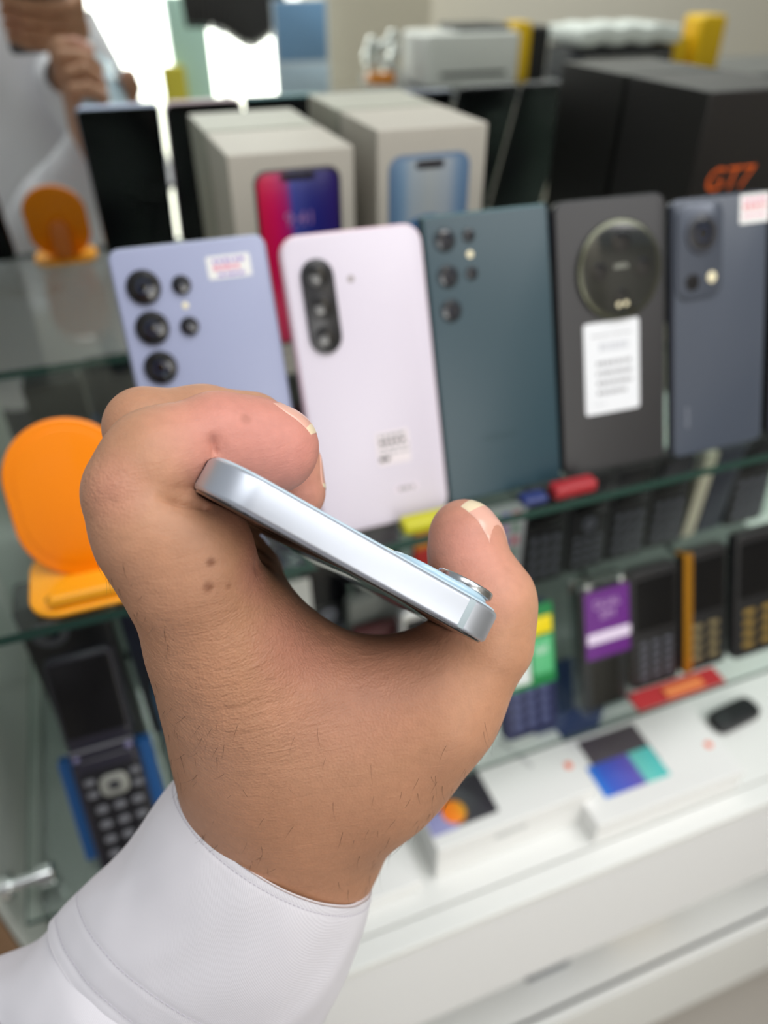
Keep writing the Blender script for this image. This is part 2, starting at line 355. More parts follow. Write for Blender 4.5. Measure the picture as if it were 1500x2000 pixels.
# ------------------------------------------------------------------ phone boxes standing at the mirror
def phone_box(label, x0, x1, y0, y1, ztop, m_, zb=-264):
    b_ = thing('phone_box', label, 'box', W((x0 + x1) / 2, y0, zb), group='phone cartons behind the leaning phones')
    h_ = ztop - zb; hw = (x1 - x0) / 2
    MB().box(-hw, hw, 0, y1 - y0, 0.2, h_ * .12, .8).build('tray', m_, b_, smooth=False)
    MB().box(-hw, hw, 0, y1 - y0, h_ * .12 + .5, h_, 1.2).build('lid', m_, b_, smooth=False)
    return b_, hw, h_
b_, hw, h_ = phone_box('white phone carton picturing a phone with a red and blue screen', 85, 172, 521, 602, -103, carton)
pp = MB().slab(3, h_ - 13 - 60, 61, 124, -.35, .1, r=9, b=.1).build('printed_phone', mat('print_black', (26, 20, 30), .35), b_)
gm = gradient_mat('red_blue_wallpaper', [(0, (190, 24, 40)), (.3, (190, 14, 80)), (.44, (150, 16, 96)), (.5, (50, 60, 140)), (.72, (30, 34, 110)), (1, (40, 26, 90))], 0, -29, 35, .25, angle=.04)
MB().slab(3, h_ - 13 - 60, 57, 120, -.5, -.3, r=7.5, b=.05).build('wallpaper', gm, pp)
MB().slab(3, h_ - 13 - 3, 24, 5, -.6, -.4, r=2, b=.05).build('notch', mat('print_black', (26, 20, 30), .35), pp)
text_part('clock', '9:41', 13, mat('faint_white', (150, 110, 160), .5), pp, 3, h_ - 44, -.55)
b_, hw, h_ = phone_box('white phone carton picturing a blue phone with notch, right of the red one', 188, 272, 518, 602, -94, carton)
pp = MB().slab(-2, h_ - 19 - 62, 63, 128, -.35, .1, r=10, b=.1).build('printed_phone', mat('print_blue', (84, 110, 140), .35), b_)
g2 = gradient_mat('pale_blue_wallpaper', [(0, (84, 112, 142)), (.14, (104, 132, 158)), (.26, (140, 152, 162)), (.5, (150, 156, 158)), (.76, (140, 150, 160)), (.9, (96, 122, 150)), (1, (88, 112, 140))], 0, -31, 27, .25)
MB().slab(-2, h_ - 19 - 62, 57, 122, -.5, -.3, r=8, b=.05).build('wallpaper', g2, pp)
MB().slab(-2, h_ - 19 - 5, 22, 5.5, -.6, -.4, r=2.5, b=.05).build('notch', mat('print_black', (26, 20, 30), .35), pp)
MB().disc(-2, h_ - 84, 26, -.62, -.45, b=.05, seg=14).build('blue_disc', mat('print_disc', (46, 96, 140), .3), pp)
blackcard = mat('black_card', (17, 14, 14), .42)
b_, hw, h_ = phone_box('tall black phone carton with orange lettering at the right picture edge', 447, 549, 500, 602, -81, blackcard)
orng = mat('orange_foil', (224, 96, 26), .35)
text_part('lettering', 'GT7', 25, orng, b_, -14, 119, -.2, shear=.2)

# ------------------------------------------------------------------ keypad phones and packs on the lower shelf
def W3(x, y): return W(x, y, -520)
key_m = mat('key_grey', (128, 130, 140), .4)
def keypad_phone(label, x, y, w_, h_, body, keys=None, t_=12, lean=-.12, screen=(10, 12, 16), name='keypad_phone', cols=3, rows=4, dpad=True, keyfrac=.48, z=-520, yaw=0, group='keypad phones on the lower shelf'):
    p = thing(name, label, 'phone', W(x, y, z), (lean, 0, yaw), group)
    MB().slab(0, h_ / 2, w_, h_, 0, t_, r=6, b=2.4).build('body', body, p)
    sh = h_ * (1 - keyfrac) - 14
    MB().slab(0, h_ - 9 - sh / 2, w_ - 9, sh, -.4, .4, r=2, b=.2).build('screen', black_gl, p)
    kz = h_ * keyfrac - 4
    if dpad: MB().ring(0, kz - 3, 3, 7.5, -1.2, .2, seg=24).build('navigation_key', keys or key_m, p)
    mb = MB(); top = kz - (15 if dpad else 0); pitch = (top - 8) / rows
    for r_ in range(rows):
        for c_ in range(cols):
            cx = (c_ - (cols - 1) / 2) * (w_ - 12) / cols; cz = top - pitch * (r_ + .5)
            mb.slab(cx, cz, (w_ - 12) / cols * .62, pitch * .5, -1.0, .2, r=1.4, b=.3, seg=3, bs=2)
    mb.build('keypad', keys or key_m, p)
    return p
navy = mat('navy_plastic', (28, 34, 72), .4)
p = keypad_phone('navy keypad phone wrapped in a green, yellow and white card right of the thumb', 248, 309, 50, 118, navy, mat('key_blue_grey', (78, 86, 124), .4), dpad=False, keyfrac=.42, lean=LEAN)
cd = MB().slab(0, 82, 49, 72, -1.6, 0, r=2, b=.3).build('card', mat('card_green', (14, 122, 62), .5), p)
MB().box(-23, 23, -1.8, -1.5, 92, 107, .05).build('yellow_band', mat('card_yellow', (232, 208, 6), .5), cd)
MB().box(-23, 1, -1.8, -1.5, 51, 89, .05).build('white_panel', mat('card_white', (216, 222, 220), .5), cd)
MB().box(4, 22, -1.8, -1.5, 56, 89, .05).build('light_green_panel', mat('card_green2', (86, 180, 122), .5), cd)
text_part('card_print', 'tel', 11, mat('card_white', (216, 222, 220), .5), cd, 12, 78, -1.85)
# clear cased phone with the purple label
clear = glass_mat('clear_plastic', (226, 232, 232), 2.2, .06)
p = thing('boxed_keypad_phone', 'phone in a clear plastic case with a purple label, right of the green card phone', 'phone', W3(323, 309), (LEAN, 0, 0), 'keypad phones on the lower shelf')
MB().slab(0, 58, 42, 112, 3, 14, r=5, b=2).build('body', mat('phone_dark', (30, 32, 40), .35), p)
MB().slab(0, 61, 50, 122, 0, 17, r=4, b=1.4).build('clear_case', clear, p)
lb = MB().slab(1, 84, 43, 62, -.8, .1, r=1.5, b=.1).build('purple_label', mat('purple_print', (98, 28, 124), .45), p)
MB().slab(2, 72, 42, 10, -1.0, -.7, r=2, b=.05).build('white_band', mat('violet_white', (222, 208, 230), .5), lb)
text_part('label_print', 'DUAL\nSIM', 10, mat('label_lilac', (190, 158, 202), .5), lb, 1, 97, -.95)
MB().disc(-16, 119, 3.2, -1.6, 1, b=1).disc(16, 119, 3.2, -1.6, 1, b=1).build('case_stud', chrome, p)
MB().slab(0, 26, 26, 44, 2.2, 3.1, r=2, b=.1).build('front_glass', black_gl, p)
keypad_phone('black keypad phone with three columns of small grey keys beside the purple label', 378, 317, 50, 115, black_pl, mat('key_dark_grey', (86, 88, 98), .4), keyfrac=.45, dpad=False, rows=5, lean=LEAN)
gold = mat('gold_metal', (190, 132, 36), .3, metal=.7)
p = keypad_phone('slim black phone with a gold side bar and bronze keys on the lower shelf', 432, 318, 48, 118, black_pl, mat('key_bronze', (150, 136, 100), .35, metal=.5), keyfrac=.45, dpad=False, cols=2, lean=LEAN)
MB().slab(-19, 59, 9, 117, -1.4, 11, r=2, b=.8).build('gold_bar', gold, p)
keypad_phone('black phone with gold-toned keys at the right edge of the lower shelf', 489, 315, 54, 124, black_pl, mat('key_gold', (176, 146, 80), .35, metal=.6), keyfrac=.45, dpad=False, cols=2, lean=LEAN)
# flip phone at the left
p = thing('flip_phone', 'open dark flip phone with grey keypad and round navigation key under the orange stand', 'phone', W3(-75, 312), (LEAN, 0, 0))
fb_ = mat('flip_plum_black', (32, 30, 44), .3, coat=.2)
MB().slab(0, 47, 44, 92, 0, 12, r=6, b=2.5).build('body', fb_, p)
up = MB().slab(0, 34, 44, 68, 0, 9, r=6, b=2.5).build('lid', fb_, p); up.location = (0, .003, .1); up.rotation_euler = (-.02, 0, 0)
MB().slab(0, 37, 39, 56, -.4, .4, r=2, b=.2).build('screen', black_gl, up)
hg = MB().tube([(-21, 5, 97), (21, 5, 97)], 6, 18).build('hinge', fb_, p)
MB().disc(17, 97, 2.6, -2.6, 3, b=1).disc(-17, 96, 2.2, -2.6, 3, b=1).build('hinge_cap', mat('cap_violet_grey', (140, 136, 176), .2, metal=.6), p)
nk = MB().slab(2, 70, 19, 17, -1.8, .3, r=6, b=.8).build('navigation_key', mat('nav_silver', (160, 162, 156), .3, metal=.4), p)
MB().slab(2, 70, 8, 7, -2.2, -1.6, r=3, b=.3).build('centre_key', dark_pl, nk)
kb = MB()
for r_ in range(2):
    for sx in (-1, 1): kb.slab(2 + sx * 15, 76 - r_ * 10, 7, 5, -1.2, .2, r=1.5, b=.4, seg=3, bs=2)
for r_ in range(4):
    for c_ in range(3): kb.slab(2 + (c_ - 1) * 12, 53 - r_ * 12.5, 8, 6, -1.3, .2, r=2.6, b=.5, seg=3, bs=2)
kb.build('keypad', mat('flip_keys', (110, 111, 118), .35), p)
MB().slab(1, 43, 38, 82, -.35, .3, r=4, b=.2).build('keypad_plate', mat('plate_black', (18, 18, 24), .3), p)
bl = mat('blue_card', (20, 80, 140), .5)
tag(MB().box(-31, 31, 0, 10, 0, 82, .6).build('blue_carton', bl, loc=W3(-76, 327), rot=(LEAN, 0, 0), smooth=False), 'small blue carton leaning right behind the flip phone', 'box')
def dark_item(name, label, cat, x, y, w_, h_, m_, z=-520, t_=14, lean=0, yaw=0, r=4):
    o = MB().slab(0, h_ / 2, w_, h_, 0, t_, r=r, b=1.2).build(name, m_, loc=W(x, y, z + .1), rot=(lean, 0, yaw))
    return tag(o, label, cat)
p = thing('compact_camera', 'black device with a round grey lens ring just below the left shelf edge', 'camera', W3(-84, 418))
MB().slab(0, 84, 58, 168, 0, 30, r=5, b=2).build('body', black_pl, p)
MB().ring(-10, 142, 6, 12, -2.5, .3).build('lens_ring', mat('ring_grey', (84, 86, 92), .3), p); MB().disc(-10, 142, 6, -1, .3).build('lens_glass', lens_gl, p)
dark_item('phone_carton', 'dark navy carton standing right of the round-lens device under the shelf', 'box', -18, 420, 62, 178, mat('deep_navy', (20, 23, 40), .4))
dark_item('phone_carton', 'narrow steel blue carton behind and right of the flip phone', 'box', -28, 385, 20, 88, mat('blue_carton2', (48, 88, 120), .5))
dark_item('phone_carton', 'grey green carton standing behind the wrist on the lower shelf', 'box', 22, 400, 40, 104, mat('grey_green', (104, 116, 112), .5))
# items seen through the gap between phone and palm
keypad_phone('black keypad phone seen in the gap under the held phone, left one', 120, 462, 42, 150, black_pl, group='dark phones in the gap', keyfrac=.3)
keypad_phone('charcoal keypad phone seen in the gap under the held phone, right one', 170, 464, 46, 156, mat('charcoal', (30, 31, 36), .35), group='dark phones in the gap', keyfrac=.3)
keypad_phone('dark keypad phone hidden mostly by the knuckles, in the gap left of the white card', 66, 466, 40, 150, black_pl, group='dark phones in the gap', keyfrac=.3)
dark_item('paper_card', 'white price card seen in the gap right of the palm', 'card', 90, 440, 22, 104, mat('card_pale', (190, 192, 188), .6), t_=1.2, lean=-.1, r=1)
dark_item('phone_carton', 'small grey carton standing slantwise in the gap above the palm', 'box', 156, 438, 52, 76, mat('warm_grey', (104, 108, 104), .5), t_=12, yaw=.1)
dark_item('phone_carton', 'small dark red carton in the gap just above the web of the thumb', 'box', 150, 420, 44, 54, mat('dark_red', (66, 12, 16), .4), t_=10)
p = keypad_phone('silver keypad phone beside the phone corner in the gap', 178, 392, 28, 84, mat('silver_plastic', (196, 198, 200), .2, metal=.7), group='light phones on the lower shelf', keyfrac=.4)
# packs by the shelf edge
p = thing('snack_pack', 'orange and red pack below the shelf edge beside the thumb tip', 'packet', W3(222, 458))
MB().slab(0, 48, 44, 96, 0, 8, r=3, b=2).build('pouch', mat('pack_red', (176, 34, 30), .35), p)
MB().slab(0, 108, 44, 22, 0, 8, r=2, b=1.5).build('orange_band', mat('pack_orange', (206, 130, 20), .35), p)
def flat_pack(label, x0, x1, m_, h_=8):
    return tag(MB().slab((x1 - x0) / 2, 5.4, x1 - x0, 10.5, 0, h_, r=2.5, b=2, axes='xyz').build('snack_pack', m_, loc=W(x0, 299, -263.8)), label, 'packet', 'small packs on the upper shelf edge')
flat_pack('small yellow pack on the upper shelf edge under the pink phone', 124, 157, mat('pack_yellow', (190, 186, 30), .35))
flat_pack('small red pack on the upper shelf edge between the green and round-camera phones', 222, 252, mat('pack_red2', (160, 36, 44), .35))
flat_pack('small blue pack on the upper shelf edge left of the small red pack', 201, 218, mat('pack_blue', (34, 48, 104), .35), 5)
# second row at the back of the lower shelf
p = thing('display_card', 'white card printed with a grid of coloured marks below the shelf edge', 'card', W3(300, 470), (-.05, 0, 0))
MB().slab(0, 55, 44, 110, 0, 3, r=2, b=.4).build('card', mat('card_grey_white', (176, 178, 180), .5), p)
cc = [(90, 170, 100), (90, 80, 170), (190, 100, 110), (120, 120, 130), (150, 110, 160), (110, 140, 120)]
for k in range(12):
    MB().box(-17 + (k % 3) * 12, -8 + (k % 3) * 12, -.3, .2, 92 - (k // 3) * 15, 101 - (k // 3) * 15, .05).build('printed_mark', mat('mark%d' % (k % 6), cc[k % 6], .6), p)
for i, (x, w_, lab_) in enumerate(((350, 50, 'black keypad phone in the back row right of the card with coloured marks'), (402, 48, 'black keypad phone in the back row, second right of the marked card'), (453, 50, 'black keypad phone in the back row, third right of the marked card'), (505, 50, 'black keypad phone in the back row just left of the beige carton'), (618, 54, 'black keypad phone in the back row, nearest to the right picture edge'))):
    keypad_phone(lab_, x, 470 + i * 2, w_, 118, black_pl, mat('key_dark_grey', (86, 88, 98), .4), group='back row of keypad phones', keyfrac=.55, dpad=i == 1)
dark_item('phone_carton', 'upright pale beige carton between the dark phones of the back row', 'box', 542, 480, 16, 112, mat('pale_beige', (170, 166, 146), .5))
dark_item('phone_carton', 'dark charcoal carton filling the back row beside the beige one', 'box', 571, 482, 34, 116, mat('deep_navy', (24, 28, 46), .4))
# flat things
tag(MB().box(0, 92, 0, 18, 0, 3, .3).build('leaflet', mat('booklet_red', (168, 40, 44), .45), loc=W3(345, 297.5), smooth=False), 'flat red leaflet lying along the front of the lower shelf', 'leaflet')
tag(MB().box(0, 40, 0, 10, 0, 2, .3).build('leaflet', mat('leaflet_orange', (214, 124, 70), .45), loc=W(376, 299, -516.9), smooth=False), 'small orange leaflet lying on the red leaflet', 'leaflet')

# ------------------------------------------------------------------ cartons on the white display floor
def flat_box(label, p00, p10, depth, h_, m_, z=-650):
    a = np.array(p00, float); b = np.array(p10, float); L_ = np.linalg.norm(b - a); ang = math.atan2(*(b - a)[::-1])
    o = thing('phone_box', label, 'box', W(a[0], a[1], z), (0, 0, ang), 'white cartons lying on the display floor')
    MB().box(0, L_, 0, depth, .2, h_ * .35, .8).build('tray', m_, o, smooth=False)
    MB().box(0, L_, 0, depth, h_ * .35 + .6, h_, 1.2).build('lid', m_, o, smooth=False)
    return o, L_
wbox = mat('box_white', (232, 232, 230), .35)
o, L_ = flat_box('white phone carton with a dark phone and orange ball printed on its lid', (154, 284), (313, 287), 96, 48, wbox)
MB().slab(36, 52, 60, 78, 47.9, 48.3, r=3, b=.05, axes='xyz').build('printed_phone', mat('print_dark', (46, 42, 50), .3), o)
pb = MB().slab(14, 22, 26, 20, 48.3, 48.5, r=1, b=.05, axes='xyz').build('lilac_print', mat('print_lilac', (150, 150, 196), .4), o)
MB().slab(28, 27, 22, 22, 48.5, 48.7, r=11, b=.05, axes='xyz', seg=10).build('orange_ball', gradient_mat('ball_orange', [(0, (250, 120, 20)), (.6, (246, 140, 20)), (1, (200, 160, 30))], 0, 16, 40, .4), o)
text_part('print_lines', 'Redmi Note', 9, grey_ink, o, 108, 62, 48.15, flat=True, rot=-1.2)
MB().slab(148, 30, 7, 7, 47.9, 48.3, r=2, b=.05, axes='xyz').build('orange_mark', mat('mi_orange', (240, 110, 70), .4), o)
text_part('side_wordmark', 'REDMI', 11, mat('silver_ink', (150, 156, 158), .4), o, 72, 32, -.1)
o, L_ = flat_box('white phone carton with a blue and turquoise picture on its lid', (302, 263), (466, 262), 88, 30, wbox)
pr = MB().slab(62, 60, 66, 46, 29.9, 30.3, r=2, b=.05, axes='xyz').build('printed_phone', mat('print_brown', (82, 74, 80), .35), o)
g3 = gradient_mat('blue_turquoise', [(0, (30, 140, 230)), (.18, (60, 96, 200)), (.5, (92, 84, 180)), (.6, (100, 90, 170)), (.62, (110, 200, 190)), (1, (70, 190, 190))], 0, 18, 100, .35, angle=0)
MB().slab(58, 38, 72, 34, 30.4, 30.7, r=1, b=.05, axes='xyz').build('picture', g3, o)
MB().slab(150, 36, 7, 7, 29.9, 30.3, r=2, b=.05, axes='xyz').build('orange_mark', mat('mi_orange', (240, 110, 70), .4), o)
o, L_ = flat_box('low dark blue carton behind the white carton with the turquoise picture', (290, 356), (366, 356), 60, 70, mat('dark_blue_card', (30, 50, 96), .45))
floor_shade_grey = mat('floor_shade_grey', (116, 121, 118), .6)  # grey of added blocks that stand in for shade on the rear floor
for x, w_, lab_ in ((-101, 114, 'added grey block for floor shade below the flip phone'), (18, 124, 'added grey block for floor shade behind the low white tray'),
                    (150, 124, 'added grey block for floor shade behind the carton with the orange ball'), (402, 118, 'added grey block for floor shade behind the carton with the turquoise picture'),
                    (530, 124, 'added grey block for floor shade behind the small black gadget'), (662, 124, 'added grey block for floor shade at the right picture edge')):
    y_ = 425 if x > 100 else 350 if x < 0 else 465
    tag(MB().box(-w_ / 2, w_ / 2, 0, 598 - y_, .2, 44, 1).build('floor_shade_block', floor_shade_grey, loc=W(x, y_, -650), smooth=False), lab_, 'box', 'added grey shade blocks at the back of the floor')
tag(MB().slab(0, 0, 60, 26, 0, 12, r=10, b=4, axes='xyz').build('gadget', black_pl, loc=W(520, 330, -649.8), rot=(0, 0, .1)), 'small black gadget lying on the white floor at the right edge', 'gadget')
tag(MB().slab(0, 0, 88, 120, 0, 14, r=3, b=1, axes='xyz').build('white_tray', wbox, loc=W(96, 340, -649.8)), 'low white tray on the display floor right of the cuff', 'tray')
# things on the lower board
def lowbox(label, x, y, w_, d_, h_, m_, name='carton', z=-1030):
    return tag(MB().box(-w_ / 2, w_ / 2, 0, d_, .2, h_, 1).build(name, m_, loc=W(x, y, z), smooth=False), label, 'box')
lowbox('tan carton on the lowest board below the white fascia', 470, 300, 90, 120, 70, mat('tan_card', (178, 160, 130), .6))
lowbox('dark grey carton on the lowest board, left of the tan one', 330, 290, 60, 60, 44, mat('slate_card', (92, 96, 104), .5))
lowbox('pale grey carton on the lowest board, right of the tan one', 590, 310, 110, 120, 60, mat('pale_card', (190, 190, 186), .6))
lowbox('dark flat carton on the lowest board at the right picture edge', 800, 310, 90, 100, 90, mat('slate_card', (92, 96, 104), .5))

# ------------------------------------------------------------------ opposite counter, seen in the mirror
cn = thing('shop_counter', 'long cream counter opposite, seen in the mirror under the yellow goods', 'counter', W(1300, -850, -1400))
MB().box(-520, 1200, -190, 190, 0.5, 1108, 2).build('body', mat('counter_cream', (196, 190, 176), .5), cn, smooth=False)
MB().box(-530, 1210, -200, 200, 1108.5, 1135, 2).build('worktop', mat('counter_top', (110, 112, 114), .3), cn, smooth=False)
CT = -264.8
p = thing('label_printer', 'white desk printer with dark paper slot on the counter in the mirror', 'printer', W(950, -860, CT))
MB().slab(0, 58, 250, 116, -10, 160, r=12, b=6).build('housing', mat('printer_white', (214, 214, 210), .4), p)
MB().slab(40, 122, 140, 14, 0, 130, r=4, b=3).build('lid', mat('printer_grey', (60, 62, 62), .4), p)
MB().slab(0, 30, 180, 8, 158, 162, r=2, b=1).build('paper_slot', black_pl, p)
yel = mat('yellow_plastic', (236, 190, 10), .4)
p = thing('tool_case', 'tall yellow and black tool case standing beside the printer in the mirror', 'tool case', W(1130, -800, CT))
MB().slab(-26, 66, 46, 132, 0, 60, r=6, b=3).build('yellow_half', yel, p)
MB().slab(26, 62, 50, 120, 0, 60, r=6, b=3).build('black_half', black_pl, p)
p = thing('counter_machine', 'dark machine under a white crumpled cover on the counter in the mirror', 'machine', W(1385, -840, CT))
MB().slab(0, 38, 290, 76, 0, 160, r=8, b=4).build('body', dark_pl, p)
MB().slab(0, 52, 270, 5, 158, 164, r=2, b=.5).build('trim_strip', silver, p)
cv = MB()
for k in range(7): cv.slab(-126 + k * 42, 100 + (k % 2) * 5, 60, 40, -8 + (k % 3) * 4, 172, r=14, b=8)
cv.build('cover', mat('cover_white', (222, 226, 222), .5), p)
tag(MB().slab(0, 45, 80, 92, 0, 70, r=12, b=6).build('tool_case', yel, loc=W(1590, -810, CT)), 'short yellow case beside the machine in the mirror', 'tool case')
tag(MB().slab(0, 66, 86, 140, 0, 80, r=16, b=8).build('tool_case', yel, loc=W(1690, -810, CT)), 'taller yellow rounded case at the end of the counter in the mirror', 'tool case')
rg = random.Random(5)
p = thing('glass_ornament', 'sparkling silver glass ornament with orange base on the counter in the mirror', 'ornament', W(760, -850, CT))
mb = MB()
for k in range(26): mb.disc(rg.uniform(-40, 40), rg.uniform(20, 110), rg.uniform(7, 13), rg.uniform(-10, 0), rg.uniform(5, 20), b=3, seg=4)
mb.build('crystals', chrome, p)
MB().slab(-10, 14, 70, 26, -4, 40, r=8, b=5).build('base', mat('orange_base', (216, 132, 40), .3), p)
# poster and dark awning by the shop front
p = thing('poster_stand', 'blue and white poster stand before the shop window in the mirror', 'poster', W(800, -1780, -1400))
MB().slab(0, 640, 200, 1280, 0, 12, r=4, b=2).build('board', mat('poster_white', (206, 214, 222), .4), p, smooth=False)
MB().box(-92, 92, 12.2, 12.8, 1100, 1278, .1).build('blue_band', mat('poster_blue', (120, 160, 200), .4), p)
MB().box(-92, 92, 12.2, 12.8, 960, 1090, .1).build('pale_band', mat('poster_pale', (176, 196, 212), .4), p)
p = thing('hanging_garment', 'dark fringed cloth hanging before the bright shop window in the mirror', 'cloth', W(600, -1900, 0))
mb = MB()
for k in range(20):
    x = -170 + k * 18; mb.tube([(x, 0, 60), (x, 2, -90 - 60 * math.exp(-((k - 12) / 5.0) ** 2)), (x, 0, -200 - 70 * math.exp(-((k - 12) / 5.0) ** 2))], [13, 13, 8], 8)
mb.build('cloth', mat('charcoal_cloth', (44, 42, 42), .8), p)
tag(MB().slab(0, 640, 150, 1280, 0, 40, r=10, b=6).build('banner_stand', mat('banner_mint', (190, 225, 214), .5), loc=W(470, -2250, -1399)), 'pale mint banner stand before the shop window in the mirror', 'banner')
tag(MB().slab(0, 530, 90, 1060, 0, 50, r=10, b=6).build('goods_rack', mat('yellow_cloth', (200, 186, 60), .6), loc=W(385, -2200, -1399)), 'yellow goods rack before the shop window in the mirror', 'rack')

# ------------------------------------------------------------------ the hand: distance field of tapered bones, then a surface net
def C(u,v,d,r=None):
    p=np.array([(u-750)*d/F,(v-1000)*d/F,float(d)])
    return p if r is None else (p,r*d/F)
def cone(P,a,b):
    (A,ra),(Bp,rb)=a,b
    ba=Bp-A;l2=ba@ba
    t=np.clip(((P-A)@ba)/l2,0,1)
    q=P-A-t[:,None]*ba
    return np.sqrt((q*q).sum(1))-(ra+(rb-ra)*t)
def smin(a,b,k):
    h=np.maximum(k-np.abs(a-b),0)/k
    return np.minimum(a,b)-h*h*k*.25
def chain(P,pts,k):
    d=None
    for a,b in zip(pts[:-1],pts[1:]):
        e=cone(P,a,b); d=e if d is None else smin(d,e,k)
    return d
# phone frame (camera space mm)
PL=C(404,918,134);PR=C(992,1243,153)
Wd=(PR-PL);WL=np.linalg.norm(Wd);Wd=Wd/WL
mid=(PL+PR)/2;view=mid/np.linalg.norm(mid)
Nn=np.cross(view,Wd);Nn/=np.linalg.norm(Nn)   # candidate thickness axis
if Nn[1]>0: Nn=-Nn
Ld=np.cross(Wd,Nn);Ld/=np.linalg.norm(Ld)
if Ld[2]<0: Ld=-Ld
_t=np.radians(3.5)
Nn,Ld=Nn*np.cos(_t)+Ld*np.sin(_t),Ld*np.cos(_t)-Nn*np.sin(_t)
def Ph(w,l,n): return PL+w*Wd+l*Ld+n*Nn
def sdslab(P):
    q=P-PL; w=q@Wd;l=q@Ld;n=q@Nn
    x=np.abs(np.stack([w-WL/2,l-73.8,n],1))-np.array([WL/2-2,73.8-2,3.9-2])
    return np.linalg.norm(np.maximum(x,0),axis=1)+np.minimum(x.max(1),0)-2
def sdf(P):
    # index finger: proximal, middle, distal
    i1=chain(P,[C(428,1232,170,126),C(366,1112,160,122),C(298,1034,155,104),C(260,967,153,91)],6)
    i1=smin(i1,chain(P,[C(388,1052,157,90),C(356,1048,157,82)],3),5)
    i2=chain(P,[C(256,962,153,93),C(310,905,156,97),C(415,862,160,90)],6)
    i3=chain(P,[C(432,852,161,84),C(505,868,165,79),C(556,872,166,66)],6)
    i3=smin(i3,chain(P,[C(480,900,166,60),C(545,905,167,48)],3),5)
    index=smin(smin(i1,i2,.9),i3,3.0)
    m1=chain(P,[C(425,1170,190,118),C(330,1010,185,93),C(283,838,180,77)],5)
    m2=chain(P,[C(286,834,180,73),C(400,831,184,71),C(488,842,187,66)],5)
    m3=chain(P,[C(492,842,187,72),C(552,905,189,66),C(577,962,190,59)],5)
    middle=smin(smin(m1,m2,3),m3,4)
    r1=chain(P,[C(445,1140,208,105),C(365,1010,205,76),C(335,872,202,64)],5)
    r2=chain(P,[C(335,870,202,62),C(430,835,205,62),C(505,890,207,58)],5)
    r3=chain(P,[C(505,890,207,58),C(540,925,209,54),C(560,955,210,50)],5)
    ring=smin(smin(r1,r2,3),r3,4)
    k1=chain(P,[C(465,1130,226,88),C(398,1010,224,64),C(335,905,222,54)],5)
    k2=chain(P,[C(335,905,222,53),C(420,885,224,50),C(500,920,226,46)],5)
    k3=chain(P,[C(500,920,226,46),C(525,938,227,43),C(542,956,228,40)],5)
    pinky=smin(smin(k1,k2,3),k3,4)
    im=chain(P,[C(430,1240,172,122),C(472,1330,180,128),C(528,1480,196,142),C(565,1610,207,138)],14)
    mm=chain(P,[C(450,1190,190,112),C(530,1400,200,130),C(590,1600,213,128)],14)
    rm=chain(P,[C(460,1160,208,95),C(540,1400,215,110),C(600,1620,220,115)],14)
    km=chain(P,[C(470,1140,226,80),C(560,1400,230,95),C(600,1620,226,100)],14)
    wr=chain(P,[C(560,1590,208,136),C(525,1680,211,142),C(455,1800,215,150),C(300,2100,222,160)],14)
    palm=smin(smin(smin(smin(im,mm,14),rm,14),km,12),wr,18)
    t0=chain(P,[C(620,1560,206,130),C(725,1465,198,138),C(862,1352,188,108)],14)
    t1=chain(P,[C(862,1352,188,108),C(944,1252,184,79),C(950,1174,184,86)],10)
    t2=chain(P,[C(950,1170,184,88),C(915,1100,186,64),C(910,1050,187,57),C(905,1036,188,52)],7)
    web=chain(P,[C(520,1350,182,118),C(680,1375,186,100),C(820,1385,188,108)],12)
    web2=chain(P,[C(570,1490,194,140),C(710,1460,196,130)],14)
    thumb=smin(smin(t0,t1,8),t2,5)
    d=smin(palm,smin(web,web2,16),16)
    d=smin(d,thumb,12)
    d=smin(d,index,9)
    f=smin(smin(middle,ring,1.2),pinky,1.2)
    d=smin(d,f,1.6)
    return np.maximum(d,-sdslab(P))

